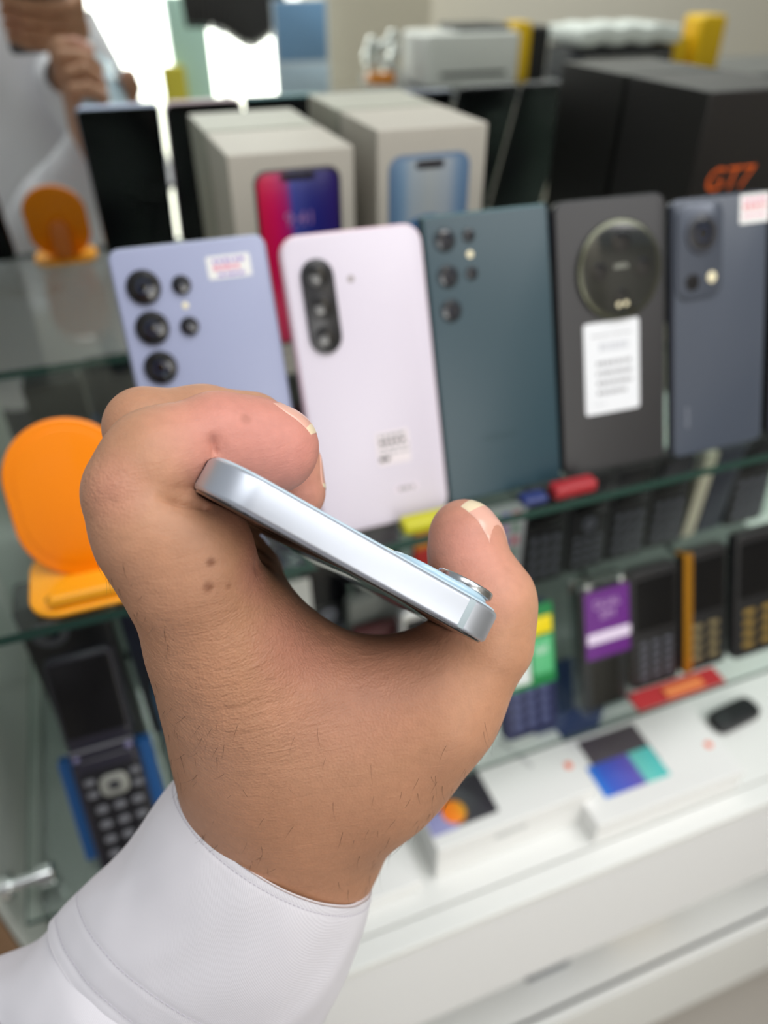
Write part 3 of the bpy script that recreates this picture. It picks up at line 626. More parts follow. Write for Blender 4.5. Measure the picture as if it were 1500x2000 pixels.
def surface_net(fn, lo, hi, h, smooth=2):
    lo = np.array(lo, float); n = np.ceil((np.array(hi) - lo) / h).astype(int) + 1
    n = ((n + 3) // 4) * 4 + 1
    ax = [lo[i] + h * np.arange(n[i]) for i in range(3)]
    cx = [a[::4] for a in ax]
    Pc = np.stack(np.meshgrid(*cx, indexing='ij'), -1); shp = Pc.shape[:3]
    Dc = fn(Pc.reshape(-1, 3)).reshape(shp)
    near = np.abs(Dc) < 4 * h * 2.2
    D = np.full(n, 50.0)
    D = np.repeat(np.repeat(np.repeat(Dc, 4, 0), 4, 1), 4, 2)[:n[0], :n[1], :n[2]].copy()
    fm = np.repeat(np.repeat(np.repeat(near, 4, 0), 4, 1), 4, 2)[:n[0], :n[1], :n[2]]
    for axi in range(3):                      # a fine sample belongs to the coarse cell below or above it
        fm = fm | np.roll(fm, -4, axi) 
    I = np.argwhere(fm)
    P = lo + h * I
    out = np.empty(len(P))
    for k in range(0, len(P), 200000): out[k:k + 200000] = fn(P[k:k + 200000])
    D[I[:, 0], I[:, 1], I[:, 2]] = out
    ins = D < 0
    c = [(i, j, k) for i in (0, 1) for j in (0, 1) for k in (0, 1)]
    def sl(a, o): return a[o[0]:a.shape[0] - 1 + o[0], o[1]:a.shape[1] - 1 + o[1], o[2]:a.shape[2] - 1 + o[2]]
    cnt = sum(sl(ins, o).astype(np.int8) for o in c); act = (cnt > 0) & (cnt < 8)
    A = np.argwhere(act); idx = -np.ones(act.shape, int); idx[act] = np.arange(len(A))
    acc = np.zeros((len(A), 3)); num = np.zeros(len(A))
    for o1 in c:
        for d_ in range(3):
            if o1[d_]: continue
            o2 = list(o1); o2[d_] = 1; o2 = tuple(o2)
            a = D[A[:, 0] + o1[0], A[:, 1] + o1[1], A[:, 2] + o1[2]]; b = D[A[:, 0] + o2[0], A[:, 1] + o2[1], A[:, 2] + o2[2]]
            cr = (a < 0) != (b < 0); t = np.where(cr, a / np.where(cr, a - b, 1), 0)
            p = np.array(o1, float)[None].repeat(len(A), 0); p[:, d_] += t
            acc[cr] += p[cr]; num[cr] += 1
    V = lo + h * (A + acc / num[:, None])
    faces = []
    for d_ in range(3):
        e1, e2 = [(1, 2), (2, 0), (0, 1)][d_]
        s0 = [slice(None)] * 3; s1 = [slice(None)] * 3; s0[d_] = slice(0, -1); s1[d_] = slice(1, None)
        cr = ins[tuple(s0)] != ins[tuple(s1)]
        E = np.argwhere(cr); ok = (E[:, e1] > 0) & (E[:, e2] > 0) & (E[:, e1] < n[e1] - 1) & (E[:, e2] < n[e2] - 1); E = E[ok]
        q = []
        for (a, b) in ((0, 0), (-1, 0), (-1, -1), (0, -1)):
            X = E.copy(); X[:, e1] += a; X[:, e2] += b; q.append(idx[X[:, 0], X[:, 1], X[:, 2]])
        q = np.stack(q, 1); fl = ins[E[:, 0], E[:, 1], E[:, 2]]
        q[~fl] = q[~fl][:, ::-1]; faces.append(q[(q >= 0).all(1)])
    Q = np.concatenate(faces)
    for _ in range(smooth):                   # light smoothing along quad edges
        s_ = np.zeros_like(V); m_ = np.zeros(len(V))
        for k in range(4):
            a, b = Q[:, k], Q[:, (k + 1) % 4]
            for x in range(3):
                s_[:, x] += np.bincount(a, V[b, x], len(V)) + np.bincount(b, V[a, x], len(V))
            m_ += np.bincount(a, minlength=len(V)) + np.bincount(b, minlength=len(V))
        V = V * .5 + .5 * s_ / np.maximum(m_, 1)[:, None]
    return V, Q
def grad(fn, P, e=.3):
    g = np.stack([fn(P + np.eye(3)[i] * e) - fn(P - np.eye(3)[i] * e) for i in range(3)], 1)
    return g / np.linalg.norm(g, axis=1)[:, None]

# skin: pigment painted per point (pink finger pads, moles), fine creases as bump
def skin_material():
    M = bpy.data.materials.new('skin'); M.use_nodes = True; nt = M.node_tree; b = nt.nodes['Principled BSDF']; N = nt.nodes.new; L = nt.links.new
    at = N('ShaderNodeAttribute'); at.attribute_name = 'pigment'
    tc = N('ShaderNodeTexCoord')
    n1 = N('ShaderNodeTexNoise'); n1.inputs['Scale'].default_value = 55; n1.inputs['Detail'].default_value = 4
    L(tc.outputs['Object'], n1.inputs['Vector'])
    mr = N('ShaderNodeMapRange'); mr.inputs['From Min'].default_value = .3; mr.inputs['From Max'].default_value = .7; mr.inputs['To Min'].default_value = .93; mr.inputs['To Max'].default_value = 1.07
    L(n1.outputs['Fac'], mr.inputs['Value'])
    n2 = N('ShaderNodeTexNoise'); n2.inputs['Scale'].default_value = 420; n2.inputs['Detail'].default_value = 2
    L(tc.outputs['Object'], n2.inputs['Vector'])
    m2 = N('ShaderNodeMapRange'); m2.inputs['From Min'].default_value = .3; m2.inputs['From Max'].default_value = .7; m2.inputs['To Min'].default_value = .96; m2.inputs['To Max'].default_value = 1.04
    L(n2.outputs['Fac'], m2.inputs['Value'])
    mu = N('ShaderNodeMath'); mu.operation = 'MULTIPLY'; L(mr.outputs[0], mu.inputs[0]); L(m2.outputs[0], mu.inputs[1])
    vm = N('ShaderNodeVectorMath'); vm.operation = 'SCALE'; L(at.outputs['Color'], vm.inputs[0]); L(mu.outputs[0], vm.inputs['Scale'])
    L(vm.outputs[0], b.inputs['Base Color'])
    b.inputs['Roughness'].default_value = .5; b.inputs['Specular IOR Level'].default_value = .35
    b.inputs['Subsurface Weight'].default_value = .12; b.inputs['Subsurface Radius'].default_value = (1, .35, .2); b.inputs['Subsurface Scale'].default_value = .003
    # creases: stretched noise across the web and back of the hand, cells for the skin grain
    mp = N('ShaderNodeMapping'); mp.inputs['Rotation'].default_value = (.2, .5, .25); mp.inputs['Scale'].default_value = (.22, 1, 1.3)
    L(tc.outputs['Object'], mp.inputs['Vector'])
    w1 = N('ShaderNodeTexNoise'); w1.inputs['Scale'].default_value = 520; w1.inputs['Detail'].default_value = 4; w1.inputs['Distortion'].default_value = .6
    L(mp.outputs[0], w1.inputs['Vector'])
    vo = N('ShaderNodeTexVoronoi'); vo.inputs['Scale'].default_value = 1500; L(tc.outputs['Object'], vo.inputs['Vector'])
    a1 = N('ShaderNodeMath'); a1.operation = 'MULTIPLY'; a1.inputs[1].default_value = .35; L(vo.outputs['Distance'], a1.inputs[0])
    a2 = N('ShaderNodeMath'); a2.operation = 'ADD'; L(w1.outputs['Fac'], a2.inputs[0]); L(a1.outputs[0], a2.inputs[1])
    at2 = N('ShaderNodeAttribute'); at2.attribute_name = 'crease'
    a3 = N('ShaderNodeMath'); a3.operation = 'MULTIPLY'; L(a2.outputs[0], a3.inputs[0]); L(at2.outputs['Fac'], a3.inputs[1])
    bp = N('ShaderNodeBump'); bp.inputs['Strength'].default_value = .6; bp.inputs['Distance'].default_value = .0006
    L(a3.outputs[0], bp.inputs['Height']); L(bp.outputs['Normal'], b.inputs['Normal'])
    return M
skin = skin_material()
BASE = np.array(lin((185, 137, 108))[:3]); PINK = np.array(lin((206, 136, 126))[:3]); TAN = np.array(lin((172, 122, 90))[:3]); MOLE = np.array(lin((120, 72, 48))[:3])
def vn(P, s, seed=0):
    return np.array([noise.noise(Vector((p[0] * s + seed, p[1] * s, p[2] * s))) for p in P])
def skin_mesh(name, V, Q, toworld, pinks, moles, parent=None, creases=()):
    me = bpy.data.meshes.new(name)
    Wv = toworld(V); o0 = np.array(parent.location) if parent else np.zeros(3)
    me.vertices.add(len(V)); me.vertices.foreach_set('co', (Wv - o0).ravel())
    me.loops.add(len(Q) * 4); me.loops.foreach_set('vertex_index', Q.ravel().astype(np.int32))
    me.polygons.add(len(Q)); me.polygons.foreach_set('loop_start', np.arange(0, len(Q) * 4, 4, dtype=np.int32))
    me.polygons.foreach_set('use_smooth', np.ones(len(Q), bool))
    me.update(calc_edges=True); me.validate()
    col = np.tile(BASE, (len(V), 1))
    t = np.clip(.5 + 1.1 * vn(V, .035), 0, 1)[:, None]; col = col * (1 - t * .45) + TAN * t * .45
    for c_, r_, a_ in pinks:
        k = a_ * np.clip(1 - np.linalg.norm(V - c_, axis=1) / r_, 0, 1)[:, None] ** .8; col = col * (1 - k) + PINK * k
    for c_, r_, a_ in moles:
        k = a_ * np.clip(1.6 - 1.6 * np.linalg.norm(V - c_, axis=1) / r_, 0, 1)[:, None]; col = col * (1 - k) + MOLE * k
    at = me.attributes.new('pigment', 'FLOAT_COLOR', 'POINT'); at.data.foreach_set('color', np.concatenate([col, np.ones((len(V), 1))], 1).ravel())
    cr = np.full(len(V), .35)
    for c_, r_, a_ in creases: cr += a_ * np.clip(1 - np.linalg.norm(V - c_, axis=1) / r_, 0, 1)
    a2 = me.attributes.new('crease', 'FLOAT', 'POINT'); a2.data.foreach_set('value', np.clip(cr, 0, 1.6))
    me.materials.append(skin)
    o = bpy.data.objects.new(name, me); COL.objects.link(o)
    if parent: o.parent = parent
    return o
def cam2world(V): return (V @ RC) / 1000 + np.array([0, 0, CAMH])

person = thing('person', 'person in a white long-sleeved shirt whose hand holds up the pale blue phone', 'person', (-0.02, -0.33, 0.0))
PO = np.array(person.location)
Vh, Qh = surface_net(sdf, (-92, -52, 108), (62, 176, 262), .6, 2)
dist2phone = None
pinks = [(cpx(600, 880, 158), 26, .75), (cpx(520, 850, 158), 22, .55), (cpx(430, 800, 150), 16, .35), (cpx(905, 1050, 172), 24, .7), (cpx(595, 960, 182), 18, .6),
         (cpx(620, 1235, 160), 16, .45), (cpx(510, 1110, 158), 9, .5), (cpx(215, 950, 142), 9, .3), (cpx(700, 1290, 168), 26, .3), (cpx(400, 850, 150), 14, .3)]
def onskin(u, v):
    D_ = cpx(u, v, 1.0); D_ = D_ / np.linalg.norm(D_); t_ = 105.0
    for _ in range(120):
        dd = sdf((D_ * t_)[None])[0]; t_ += dd * .9
        if dd < .02: break
    return D_ * t_
moles = [(onskin(412, 1098), 1.3, .75), (onskin(407, 1146), 1.5, .7), (onskin(446, 1145), 1.0, .45), (onskin(480, 818), 1.6, .3)]
creases = [(onskin(400, 1300), 30, .6), (onskin(560, 1360), 34, .5), (onskin(700, 1330), 26, .4), (onskin(190, 960), 10, .8), (onskin(480, 1480), 40, .2)]
# fine folds pressed into the surface itself
def fold(V, pts, wd, dp):
    P3 = [onskin(*q) for q in pts]; d = np.full(len(V), 1e9); s_ = np.zeros(len(V)); n_ = len(P3) - 1
    for i, (a, b) in enumerate(zip(P3[:-1], P3[1:])):
        ba = b - a; t_ = np.clip(((V - a) @ ba) / (ba @ ba), 0, 1); e = np.linalg.norm(V - a - t_[:, None] * ba, axis=1)
        m_ = e < d; s_[m_] = (i + t_[m_]) / n_; d = np.minimum(d, e)
    tp = np.minimum(1, s_ / .55) * (1 if dp > 1 else np.minimum(1, (1 - s_) / .35))   # deep folds run on behind the phone, shallow ones fade out at both ends
    return (.6 * np.exp(-(d / wd) ** 2) + .4 * np.exp(-(d / (wd * 4)) ** 2)) * dp * tp
Nh = grad(sdf, Vh)
off = np.zeros(len(Vh))
for pts, wd, dp in [([(300, 969), (345, 976), (404, 984)], .7, 2.3), ([(410, 842), (422, 884)], .6, 1.8), ([(200, 960), (215, 975), (228, 1000)], .7, .25), ([(196, 930), (214, 945)], .7, .2),
                    ([(330, 1325), (420, 1345), (520, 1335)], .8, .22), ([(335, 1290), (430, 1310), (500, 1300)], .7, .2), ([(350, 1370), (440, 1385), (540, 1372)], .8, .2),
                    ([(600, 1215), (625, 1232), (640, 1262)], 2.2, .3), ([(530, 1400), (620, 1402), (700, 1385)], .8, .18), ([(360, 1420), (450, 1440), (560, 1425)], .9, .18),
                    ([(640, 1232), (700, 1300)], 2.2, .2), ([(980, 1090), (1000, 1120)], .8, .25), ([(500, 1085), (505, 1125)], 1.4, .6)]:
    off -= fold(Vh, pts, wd, dp)
# tendons and knuckles standing out a little
for pts, wd, dp in [([(965, 1330), (900, 1430), (800, 1560)], 5, .9), ([(370, 1180), (410, 1330), (450, 1480)], 5, .5)]:
    off -= fold(Vh, pts, wd, -dp)
Vh = Vh + Nh * off[:, None]
body = skin_mesh('hand', Vh, Qh, cam2world, pinks, moles, person, creases)

# finger nails: curved plates laid on the field
nail_m = mat('nail', (222, 170, 152), .28, coat=.3); nail_tip = mat('nail_free_edge', (226, 208, 176), .35)
def nail(center, n, tdir, ha, hb, lift=.16):
    n = n / np.linalg.norm(n); tdir = tdir - n * (tdir @ n); tdir /= np.linalg.norm(tdir); sdir = np.cross(n, tdir)
    G = 17; P = []
    for i in range(G):
        for j in range(G):
            a = -1 + 2 * i / (G - 1); b = -1 + 2 * j / (G - 1)
            a2 = a * math.sqrt(1 - b * b * .28); b2 = b * math.sqrt(1 - a * a * .34)
            P.append(center + n * 9 + tdir * a2 * ha + sdir * b2 * hb)
    P = np.array(P); t_ = np.zeros(len(P))
    for _ in range(60):
        dd = sdf(P - n * t_[:, None]); t_ += dd * .7
    t_ = np.clip(t_, 0, 16)
    T = (P - n * t_[:, None])
    top = T + n * lift; bot = T - n * .35
    vs = np.concatenate([top, bot]); fs = []; mi = []
    for i in range(G - 1):
        for j in range(G - 1):
            q = (i * G + j, (i + 1) * G + j, (i + 1) * G + j + 1, i * G + j + 1); fs.append(q); mi.append(1 if i >= G - 3 else 0)
            fs.append(tuple(k + G * G for k in q[::-1])); mi.append(0)
    rim = [(0, j) for j in range(G)] + [(i, G - 1) for i in range(1, G)] + [(G - 1, j) for j in range(G - 2, -1, -1)] + [(i, 0) for i in range(G - 2, 0, -1)]
    rim = [i * G + j for i, j in rim]
    for a, b in zip(rim, rim[1:] + rim[:1]): fs.append((a, b, b + G * G, a + G * G)); mi.append(0)
    me = bpy.data.meshes.new('fingernail'); me.from_pydata([tuple(v) for v in (cam2world(vs) - PO)], [], fs)
    me.materials.append(nail_m); me.materials.append(nail_tip); me.polygons.foreach_set('material_index', mi)
    bm = bmesh.new(); bm.from_mesh(me); bmesh.ops.recalc_face_normals(bm, faces=bm.faces)
    for f_ in bm.faces: f_.smooth = True
    bm.to_mesh(me); bm.free()
    o = bpy.data.objects.new('fingernail', me); COL.objects.link(o); o.parent = person; return o
nail(cpx(572, 868, 166.5), np.array([.1, -.97, -.2]), np.array([1, .12, 0]), 5.2, 5.2)
nail(cpx(588, 938, 190), np.array([.85, -.35, .25]), np.array([.35, .9, 0]), 4.6, 4.8)
nail(cpx(540, 900, 210), np.array([.6, -.7, .2]), np.array([.6, .7, 0]), 4.6, 4.4)
nail(cpx(530, 908, 228), np.array([.6, -.7, .2]), np.array([.6, .7, 0]), 3.8, 3.8)
nail(cpx(912, 1034, 187.5), np.array([.80, -.1, -.6]), np.array([-.22, -1, 0]), 7.4, 6.0)

# arm and hand hair: fine tapered strands
rh = random.Random(11); hb_ = MB(); hv = []; hf = []
cands = Vh[(Nh[:, 2] < .1)]
def uvz(P): return 750 + F * P[:, 0] / P[:, 2], 1000 + F * P[:, 1] / P[:, 2]
uu, vv = uvz(Vh)
sel = np.where((vv > 1380 + 0 * uu) & (Nh[:, 2] < .25) & (vv < 1760))[0]
sel2 = np.where((vv > 1080) & (vv < 1380) & (uu < 360) & (Nh[:, 2] < .3))[0]
def strand(p, n, d0, ln, rad, curl):
    pts = []; q = p - n * .2; d_ = d0
    for k in range(6):
        pts.append(q); d_ = d_ + curl * .2; d_ = d_ / np.linalg.norm(d_); q = q + d_ * ln / 5
    a = np.cross(d0, n); a /= np.linalg.norm(a); b0 = len(hv)
    for k, q in enumerate(pts):
        r_ = rad * (1 - k / 5.5)
        for an in (0, 2.094, 4.189): hv.append(q + r_ * (a * math.cos(an) + n * math.sin(an)))
    for k in range(5):
        for j in range(3): hf.append((b0 + k * 3 + j, b0 + k * 3 + (j + 1) % 3, b0 + k * 3 + 3 + (j + 1) % 3, b0 + k * 3 + 3 + j))
for i in list(np.random.RandomState(4).choice(sel, 420)) + list(np.random.RandomState(5).choice(sel2, 60)):
    n_ = Nh[i]; base = np.array([-.35 + rh.uniform(-.6, .5), .9, rh.uniform(-.2, .2)]) + n_ * rh.uniform(.25, .6)
    d0 = base - n_ * (base @ n_) * .8 ; d0 /= np.linalg.norm(d0)
    strand(Vh[i], n_, d0, rh.uniform(3, 8.5), rh.uniform(.035, .06), np.array([rh.uniform(-.9, .9), rh.uniform(-.5, .3), 0]) - n_ * .35)
me = bpy.data.meshes.new('arm_hair'); me.from_pydata([tuple(v) for v in (cam2world(np.array(hv)) - PO)], [], hf); me.materials.append(mat('hair_brown', (52, 36, 26), .5))
ho = bpy.data.objects.new('arm_hair', me); COL.objects.link(ho); ho.parent = person; ho['kind'] = 'stuff'

# ------------------------------------------------------------------ shirt: cuff, sleeve, torso
def shirt_material():
    M = bpy.data.materials.new('white_cotton'); M.use_nodes = True; nt = M.node_tree; b = nt.nodes['Principled BSDF']; N = nt.nodes.new; L = nt.links.new
    b.inputs['Base Color'].default_value = lin((222, 220, 226)); b.inputs['Roughness'].default_value = .8; b.inputs['Sheen Weight'].default_value = .15
    tc = N('ShaderNodeTexCoord'); mp = N('ShaderNodeMapping'); mp.inputs['Rotation'].default_value = (.4, .3, .9); L(tc.outputs['Object'], mp.inputs['Vector'])
    w1 = N('ShaderNodeTexWave'); w1.inputs['Scale'].default_value = 900; w1.inputs['Distortion'].default_value = 1.5; L(mp.outputs[0], w1.inputs['Vector'])
    n1 = N('ShaderNodeTexNoise'); n1.inputs['Scale'].default_value = 60; n1.inputs['Detail'].default_value = 5; L(tc.outputs['Object'], n1.inputs['Vector'])
    a = N('ShaderNodeMath'); a.operation = 'MULTIPLY_ADD'; a.inputs[1].default_value = 3.0; L(n1.outputs['Fac'], a.inputs[0]); L(w1.outputs['Fac'], a.inputs[2])
    bp = N('ShaderNodeBump'); bp.inputs['Strength'].default_value = .22; bp.inputs['Distance'].default_value = .0002; L(a.outputs[0], bp.inputs['Height']); L(bp.outputs['Normal'], b.inputs['Normal'])
    return M
cotton = shirt_material()
def unit(v): v = np.asarray(v, float); return v / np.linalg.norm(v)
def lerp_rings(rings, n):
    """Catmull-Rom through ring records (centre, e1, e2, r1, r2)"""
    R_ = [np.concatenate([np.ravel(x) for x in r]) for r in rings]; out = []
    for i in range(len(R_) - 1):
        p0, p1, p2, p3 = R_[max(i - 1, 0)], R_[i], R_[i + 1], R_[min(i + 2, len(R_) - 1)]
        for k in range(n):
            t_ = k / n; out.append(.5 * (2 * p1 + (p2 - p0) * t_ + (2 * p0 - 5 * p1 + 4 * p2 - p3) * t_ ** 2 + (3 * p1 - p0 - 3 * p2 + p3) * t_ ** 3))
    out.append(R_[-1]); return out
def loft(name, recs, SEG, disp, thick, parent, world=True, m_=None, close=False, pw=1.0):
    vs = []; fs = []
    for i, r in enumerate(recs):
        c, e1, e2, r1, r2 = r[:3], r[3:6], r[6:9], r[9], r[10]
        for k in range(SEG):
            a = 2 * math.pi * k / SEG; ca, sa = math.cos(a), math.sin(a)
            q = e1 * r1 * ca + e2 * r2 * sa; nn = unit(e1 * ca / r1 + e2 * sa / r2)
            vs.append(c + q + nn * disp(i / (len(recs) - 1), a, c + q))
    n0 = len(vs); A = np.array(vs)
    for i in range(len(recs) - 1):
        for k in range(SEG): fs.append((i * SEG + k, i * SEG + (k + 1) % SEG, (i + 1) * SEG + (k + 1) % SEG, (i + 1) * SEG + k))
    B = []
    for i, r in enumerate(recs):
        for k in range(SEG): v = A[i * SEG + k]; B.append(v + unit(r[:3] - v) * thick)
    fs += [tuple(x + n0 for x in f[::-1]) for f in fs]
    L_ = (len(recs) - 1) * SEG
    for k in range(SEG):
        j = (k + 1) % SEG; fs.append((k, j, j + n0, k + n0)); fs.append((L_ + j, L_ + k, L_ + k + n0, L_ + j + n0))
    P = np.concatenate([A, np.array(B)])
    if world: P = cam2world(P)
    else: P = P / 1000 + np.array([0, 0, CAMH])
    me = bpy.data.meshes.new(name); me.from_pydata([tuple(v) for v in (P - PO)], [], fs); me.materials.append(m_ or cotton)
    for p_ in me.polygons: p_.use_smooth = True
    o = bpy.data.objects.new(name, me); COL.objects.link(o); o.parent = parent
    return o, A
def ring(u0, v0, u1, v1, d, r2, tilt):
    """sleeve section whose left and right outline pass through the two picture points at distance d"""
    a, b = cpx(u0, v0, d), cpx(u1, v1, d); c = (a + b) / 2; e1 = unit(b - a); back = unit(np.cross(e1, [0, 0, 1.0]))
    if back[1] < 0: back = -back
    e2 = unit(-unit(c) * math.cos(tilt) + back * math.sin(tilt)); return (c, e1, e2, np.linalg.norm(b - a) / 2, r2)
rings = [ring(364, 1502, 726, 1742, 207, 30, .36), ring(322, 1548, 715, 1800, 209, 32, .34), ring(255, 1640, 682, 1890, 212, 34, .34), ring(185, 1708, 632, 1990, 215, 36, .34), ring(118, 1782, 566, 2100, 219, 38, .34)]
def cuffdisp(s_, a, q):
    v = .55 * noise.noise(Vector(q) * .05 + Vector((4, 0, 0))) * s_ * 2 + .35 * noise.noise(Vector((q[0] * .11, q[1] * .04, q[2] * .1)))
    v += .7 * noise.noise(Vector((math.cos(a - s_ * .8) * 4.5, math.sin(a - s_ * .8) * 4.5, s_ * .7 + 2))) * (.25 + s_)
    for c0, w0, d0 in ((.1, .02, .12), (.93, .018, .3), (.80, .012, .22)): v -= d0 * math.exp(-((s_ - c0) / w0) ** 2)
    return v
recs = lerp_rings(rings, 26)
cuff, CA = loft('cuff', recs, 160, cuffdisp, 1.1, person)
# stitches round the cuff
def stitches(srow):
    st_ = MB(); i = int(srow * (len(recs) - 1)); row = CA[i * 160:(i + 1) * 160]; c = recs[i][:3]
    P = [];
    for k in range(0, 160):
        a, b = row[k], row[(k + 1) % 160]; out = unit(a - c) * .12
        P.append((a + out + (b - a) * .1, b + out - (b - a) * .3))
    for a, b in P:
        wa = (cam2world(a[None])[0] - PO) * 1000; wb = (cam2world(b[None])[0] - PO) * 1000
        st_.tube([wa, wb], .12, 4)
    return st_.build('stitching', mat('thread', (196, 193, 202), .7), cuff, smooth=True)
stitches(.8); stitches(.93); stitches(.1)
sl = [ring(134, 1778, 562, 2092, 219, 38, .34), ring(106, 1800, 548, 2130, 220, 42, .34), ring(62, 1840, 520, 2200, 222, 46, .3), ring(0, 1873, 480, 2300, 226, 50, .25), ring(-120, 1930, 420, 2400, 232, 52, .2)]
inv = lambda x, y, z: RC @ np.array([x, y, z], float)
def wring(x, y, z, ax, r1, r2, up=(0, 1, 0)):
    ax = unit(ax); e1 = unit(np.cross(ax, up)); e2 = unit(np.cross(e1, ax)); return (inv(x, y, z), RC @ e1, RC @ e2, r1, r2)
last = sl[-1]; Lw = RC.T @ last[0]
# carry on to elbow and shoulder, keeping the section axes turning smoothly
def follow(prev, cw, r1, r2):
    c = RC @ np.array(cw, float); ax = unit(c - prev[0]); e1 = unit(prev[1] - ax * (prev[1] @ ax)); e2 = unit(np.cross(e1, ax))
    if e2 @ prev[2] < 0: e2 = -e2
    return (c, e1, e2, r1, r2)
for cw, r1, r2 in (((Lw[0] - 50, Lw[1] - 40, Lw[2] - 60), 53, 50), ((-225, -40, -345), 56, 54), ((-340, -170, -330), 60, 58), ((-345, -290, -200), 66, 64), ((-295, -330, -90), 74, 72)):
    sl.append(follow(sl[-1], cw, r1, r2))
def sleevedisp(s_, a, q):
    return (2.6 * noise.noise(Vector(q) * .022) + 1.3 * noise.noise(Vector((q[0] * .07, q[1] * .03, q[2] * .07)))) * min(1, s_ * 9)
loft('sleeve', lerp_rings(sl, 16), 120, sleevedisp, 1.0, person)
# torso
tor = []
for z, x, r1, r2 in ((-760, -150, 172, 118), (-600, -150, 176, 122), (-420, -150, 182, 124), (-260, -150, 196, 126), (-140, -150, 206, 120), (-70, -150, 190, 104), (-25, -150, 130, 80), (5, -150, 72, 62)):
    tor.append((np.array([x, -330.0, z]), np.array([1.0, 0, 0]), np.array([0, 1.0, 0]), r1, r2))
def tordisp(s_, a, q): return 9 * noise.noise(Vector((q[0] * .012, q[1] * .012, q[2] * .006))) + 4 * noise.noise(Vector((q[0] * .03, q[1] * .03, q[2] * .012)) + Vector((3, 1, 0)))
loft('shirt', lerp_rings(tor, 8), 96, tordisp, 1.5, person, world=False)
pm = mat('trouser_grey', (60, 62, 70), .8)
tr_ = []
for z, r1, r2 in ((-1395, 150, 90), (-1100, 165, 105), (-760, 176, 120), (-700, 170, 116)): tr_.append((np.array([-150, -330.0, z]), np.array([1.0, 0, 0]), np.array([0, 1.0, 0]), r1, r2))
loft('trousers', lerp_rings(tr_, 6), 48, lambda s_, a, q: -50 * (1 - min(1, s_ * 1.6)) * math.exp(-((abs(math.cos(a))) / .35) ** 2), 1.5, person, world=False, m_=pm)
# the other hand holds the photographing phone just behind the lens
def c_(x, y, z, r): return (np.array([x, y, z], float), r)
def rsdf(P):
    d = None
    for k, (y, r_) in enumerate(((56, 8.4), (75, 8.8), (94, 8.6), (111, 7.6))):
        f_ = chain(P, [c_(48, y + 4, -2, r_ + 1.5), c_(30, y + 2, 11, r_ + .6), c_(0, y, 12, r_), c_(-28 + k * 2, y - 1, 9, r_ - .6)], 3)
        f_ = smin(f_, chain(P, [c_(-28 + k * 2, y - 1, 9, r_ - .6), c_(-47 + k * 3, y - 1, -3, r_ - 1.2), c_(-38 + k * 3, y - 1, -17, r_ - 1.8)], 2), 2.5)
        d = f_ if d is None else smin(d, f_, 1.4)
    palm_ = smin(chain(P, [c_(50, 66, -8, 13), c_(54, 108, -10, 15), c_(52, 150, -16, 21), c_(62, 230, -40, 25)], 12), chain(P, [c_(50, 112, -2, 12), c_(48, 140, -10, 18)], 10), 10)
    d = smin(d, palm_, 6)
    d = smin(d, chain(P, [c_(50, 120, -18, 15), c_(38, 84, -24, 11), c_(14, 62, -20, 9), c_(0, 52, -19, 8)], 6), 6)
    x = np.abs(P - np.array([-2, 57, -5.5])) - np.array([37.5, 81, 4.5])
    box_ = np.linalg.norm(np.maximum(x, 0), axis=1) + np.minimum(x.max(1), 0)
    return np.maximum(d, -box_)
Vr, Qr = surface_net(rsdf, (-66, 36, -66), (96, 250, 34), 1.7, 2)
skin_mesh('hand', Vr, Qr, cam2world, [(np.array([-30, 80, -10]), 30, .4)], [], person)
rs = []
pr0 = None
for (x, y, z, r1, r2) in ((58, 205, -32, 36, 32), (66, 250, -48, 42, 38)):
    e = unit([.18, .95, -.3]); e1 = unit(np.cross(e, [0, 0, 1.0])); e2 = unit(np.cross(e1, e)); rs.append((np.array([x, y, z], float), e1, e2, r1, r2))
for cw, r1, r2 in (((80, -170, -330), 50, 48), ((80, -270, -290), 56, 54), ((0, -330, -100), 68, 66)): rs.append(follow(rs[-1], cw, r1, r2))
loft('sleeve', lerp_rings(rs, 14), 80, sleevedisp, 1.0, person)
camphone = thing('camera_phone', 'dark smartphone the photographer takes the picture with, seen only in the mirror', 'phone', (0, 0, CAMH))
Mc = Matrix([[RC[j][i] for j in range(3)] for i in range(3)]).to_4x4()
MB().slab(-2, 57, 75, 162, -10, -2, r=9, b=2, axes='xyz').build('body', dark_pl, camphone, tr=Mc)
MB().slab(-22, -8, 14, 14, -2.2, -1.0, r=7, b=.3, axes='xyz').slab(-22, 12, 14, 14, -2.2, -1.0, r=7, b=.3, axes='xyz').build('camera_lens', lens_gl, camphone, tr=Mc)

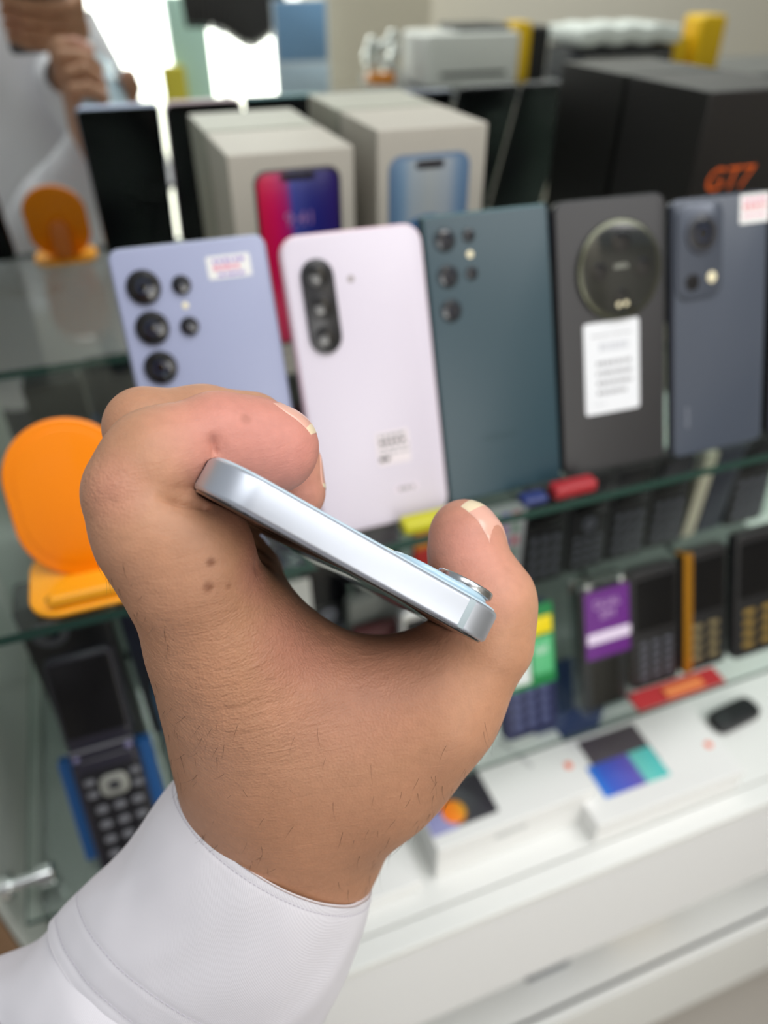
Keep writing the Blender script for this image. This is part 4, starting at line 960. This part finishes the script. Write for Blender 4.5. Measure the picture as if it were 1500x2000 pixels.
# ------------------------------------------------------------------ the phone in the hand (w along the top edge, l away from the lens, n out of its back)
Mp = Matrix([[Wd[i], Ld[i], Nn[i]] for i in range(3)]).to_4x4()
Mw = Matrix([[RC[j][i] for j in range(3)] for i in range(3)]).to_4x4()
T = Mw @ Matrix.Translation(Vector(PL)) @ Mp
hp = thing('smartphone', 'pale blue smartphone held in the hand, its metal edge towards the viewer', 'phone', (T.to_translation() / 1000) + Vector((0, 0, CAMH)), T.to_euler())
alu = mat('pale_blue_aluminium', (196, 202, 213), .4, metal=.88, spec=.5)
ant = mat('antenna_band_plastic', (160, 174, 180), .4)
MB().slab(WL / 2, 73.8, WL, 147.6, -3.55, 3.55, r=11, b=1.0, axes='xyz', seg=14, bs=6).build('frame', alu, hp)
MB().slab(WL / 2, 73.8, WL - 1.6, 146.0, 3.1, 3.95, r=10.4, b=.45, axes='xyz', seg=14).build('back_glass', mat('pale_blue_glass', (184, 205, 218), .18, coat=.4), hp)
MB().slab(WL / 2, 73.8, WL - 1.4, 146.2, -4.0, -3.2, r=10.5, b=.5, axes='xyz', seg=14).build('screen', mat('held_screen_glass', (5, 5, 8), .04, coat=.5), hp)
MB().slab(WL * .847, 2.5, 1.5, 5.06, -3.3, 3.3, r=.02, b=.3, axes='xyz', bs=2).build('antenna_band', ant, hp)
pl = MB().slab(55.3, 22.5, 24, 37, 3.7, 5.4, r=9, b=1.0, axes='xyz', seg=10, bs=4).build('camera_plateau', mat('pale_blue_plateau', (176, 204, 220), .22, coat=.3), hp)
for x, y, hh in ((61.2, 12.0, 7.1), (57.5, 30.5, 6.1)):
    l_ = MB().slab(x, y, 13.4, 13.4, 5.2, hh, r=6.7, b=.5, axes='xyz', seg=12).build('lens_ring', silver, pl)
    MB().slab(x, y, 10.6, 10.6, hh - .3, hh + .1, r=5.3, b=.1, axes='xyz', seg=12).build('lens_glass', lens_gl, l_)
MB().slab(46, 21, 5, 5, 5.4, 5.7, r=2.5, b=.1, axes='xyz', seg=8).build('flash', mat('flash_cream', (236, 226, 190), .3), pl)
MB().slab(-.1, 42, .8, 9, -1.6, 1.6, r=.3, b=.2, axes='xyz').build('side_button', alu, hp)
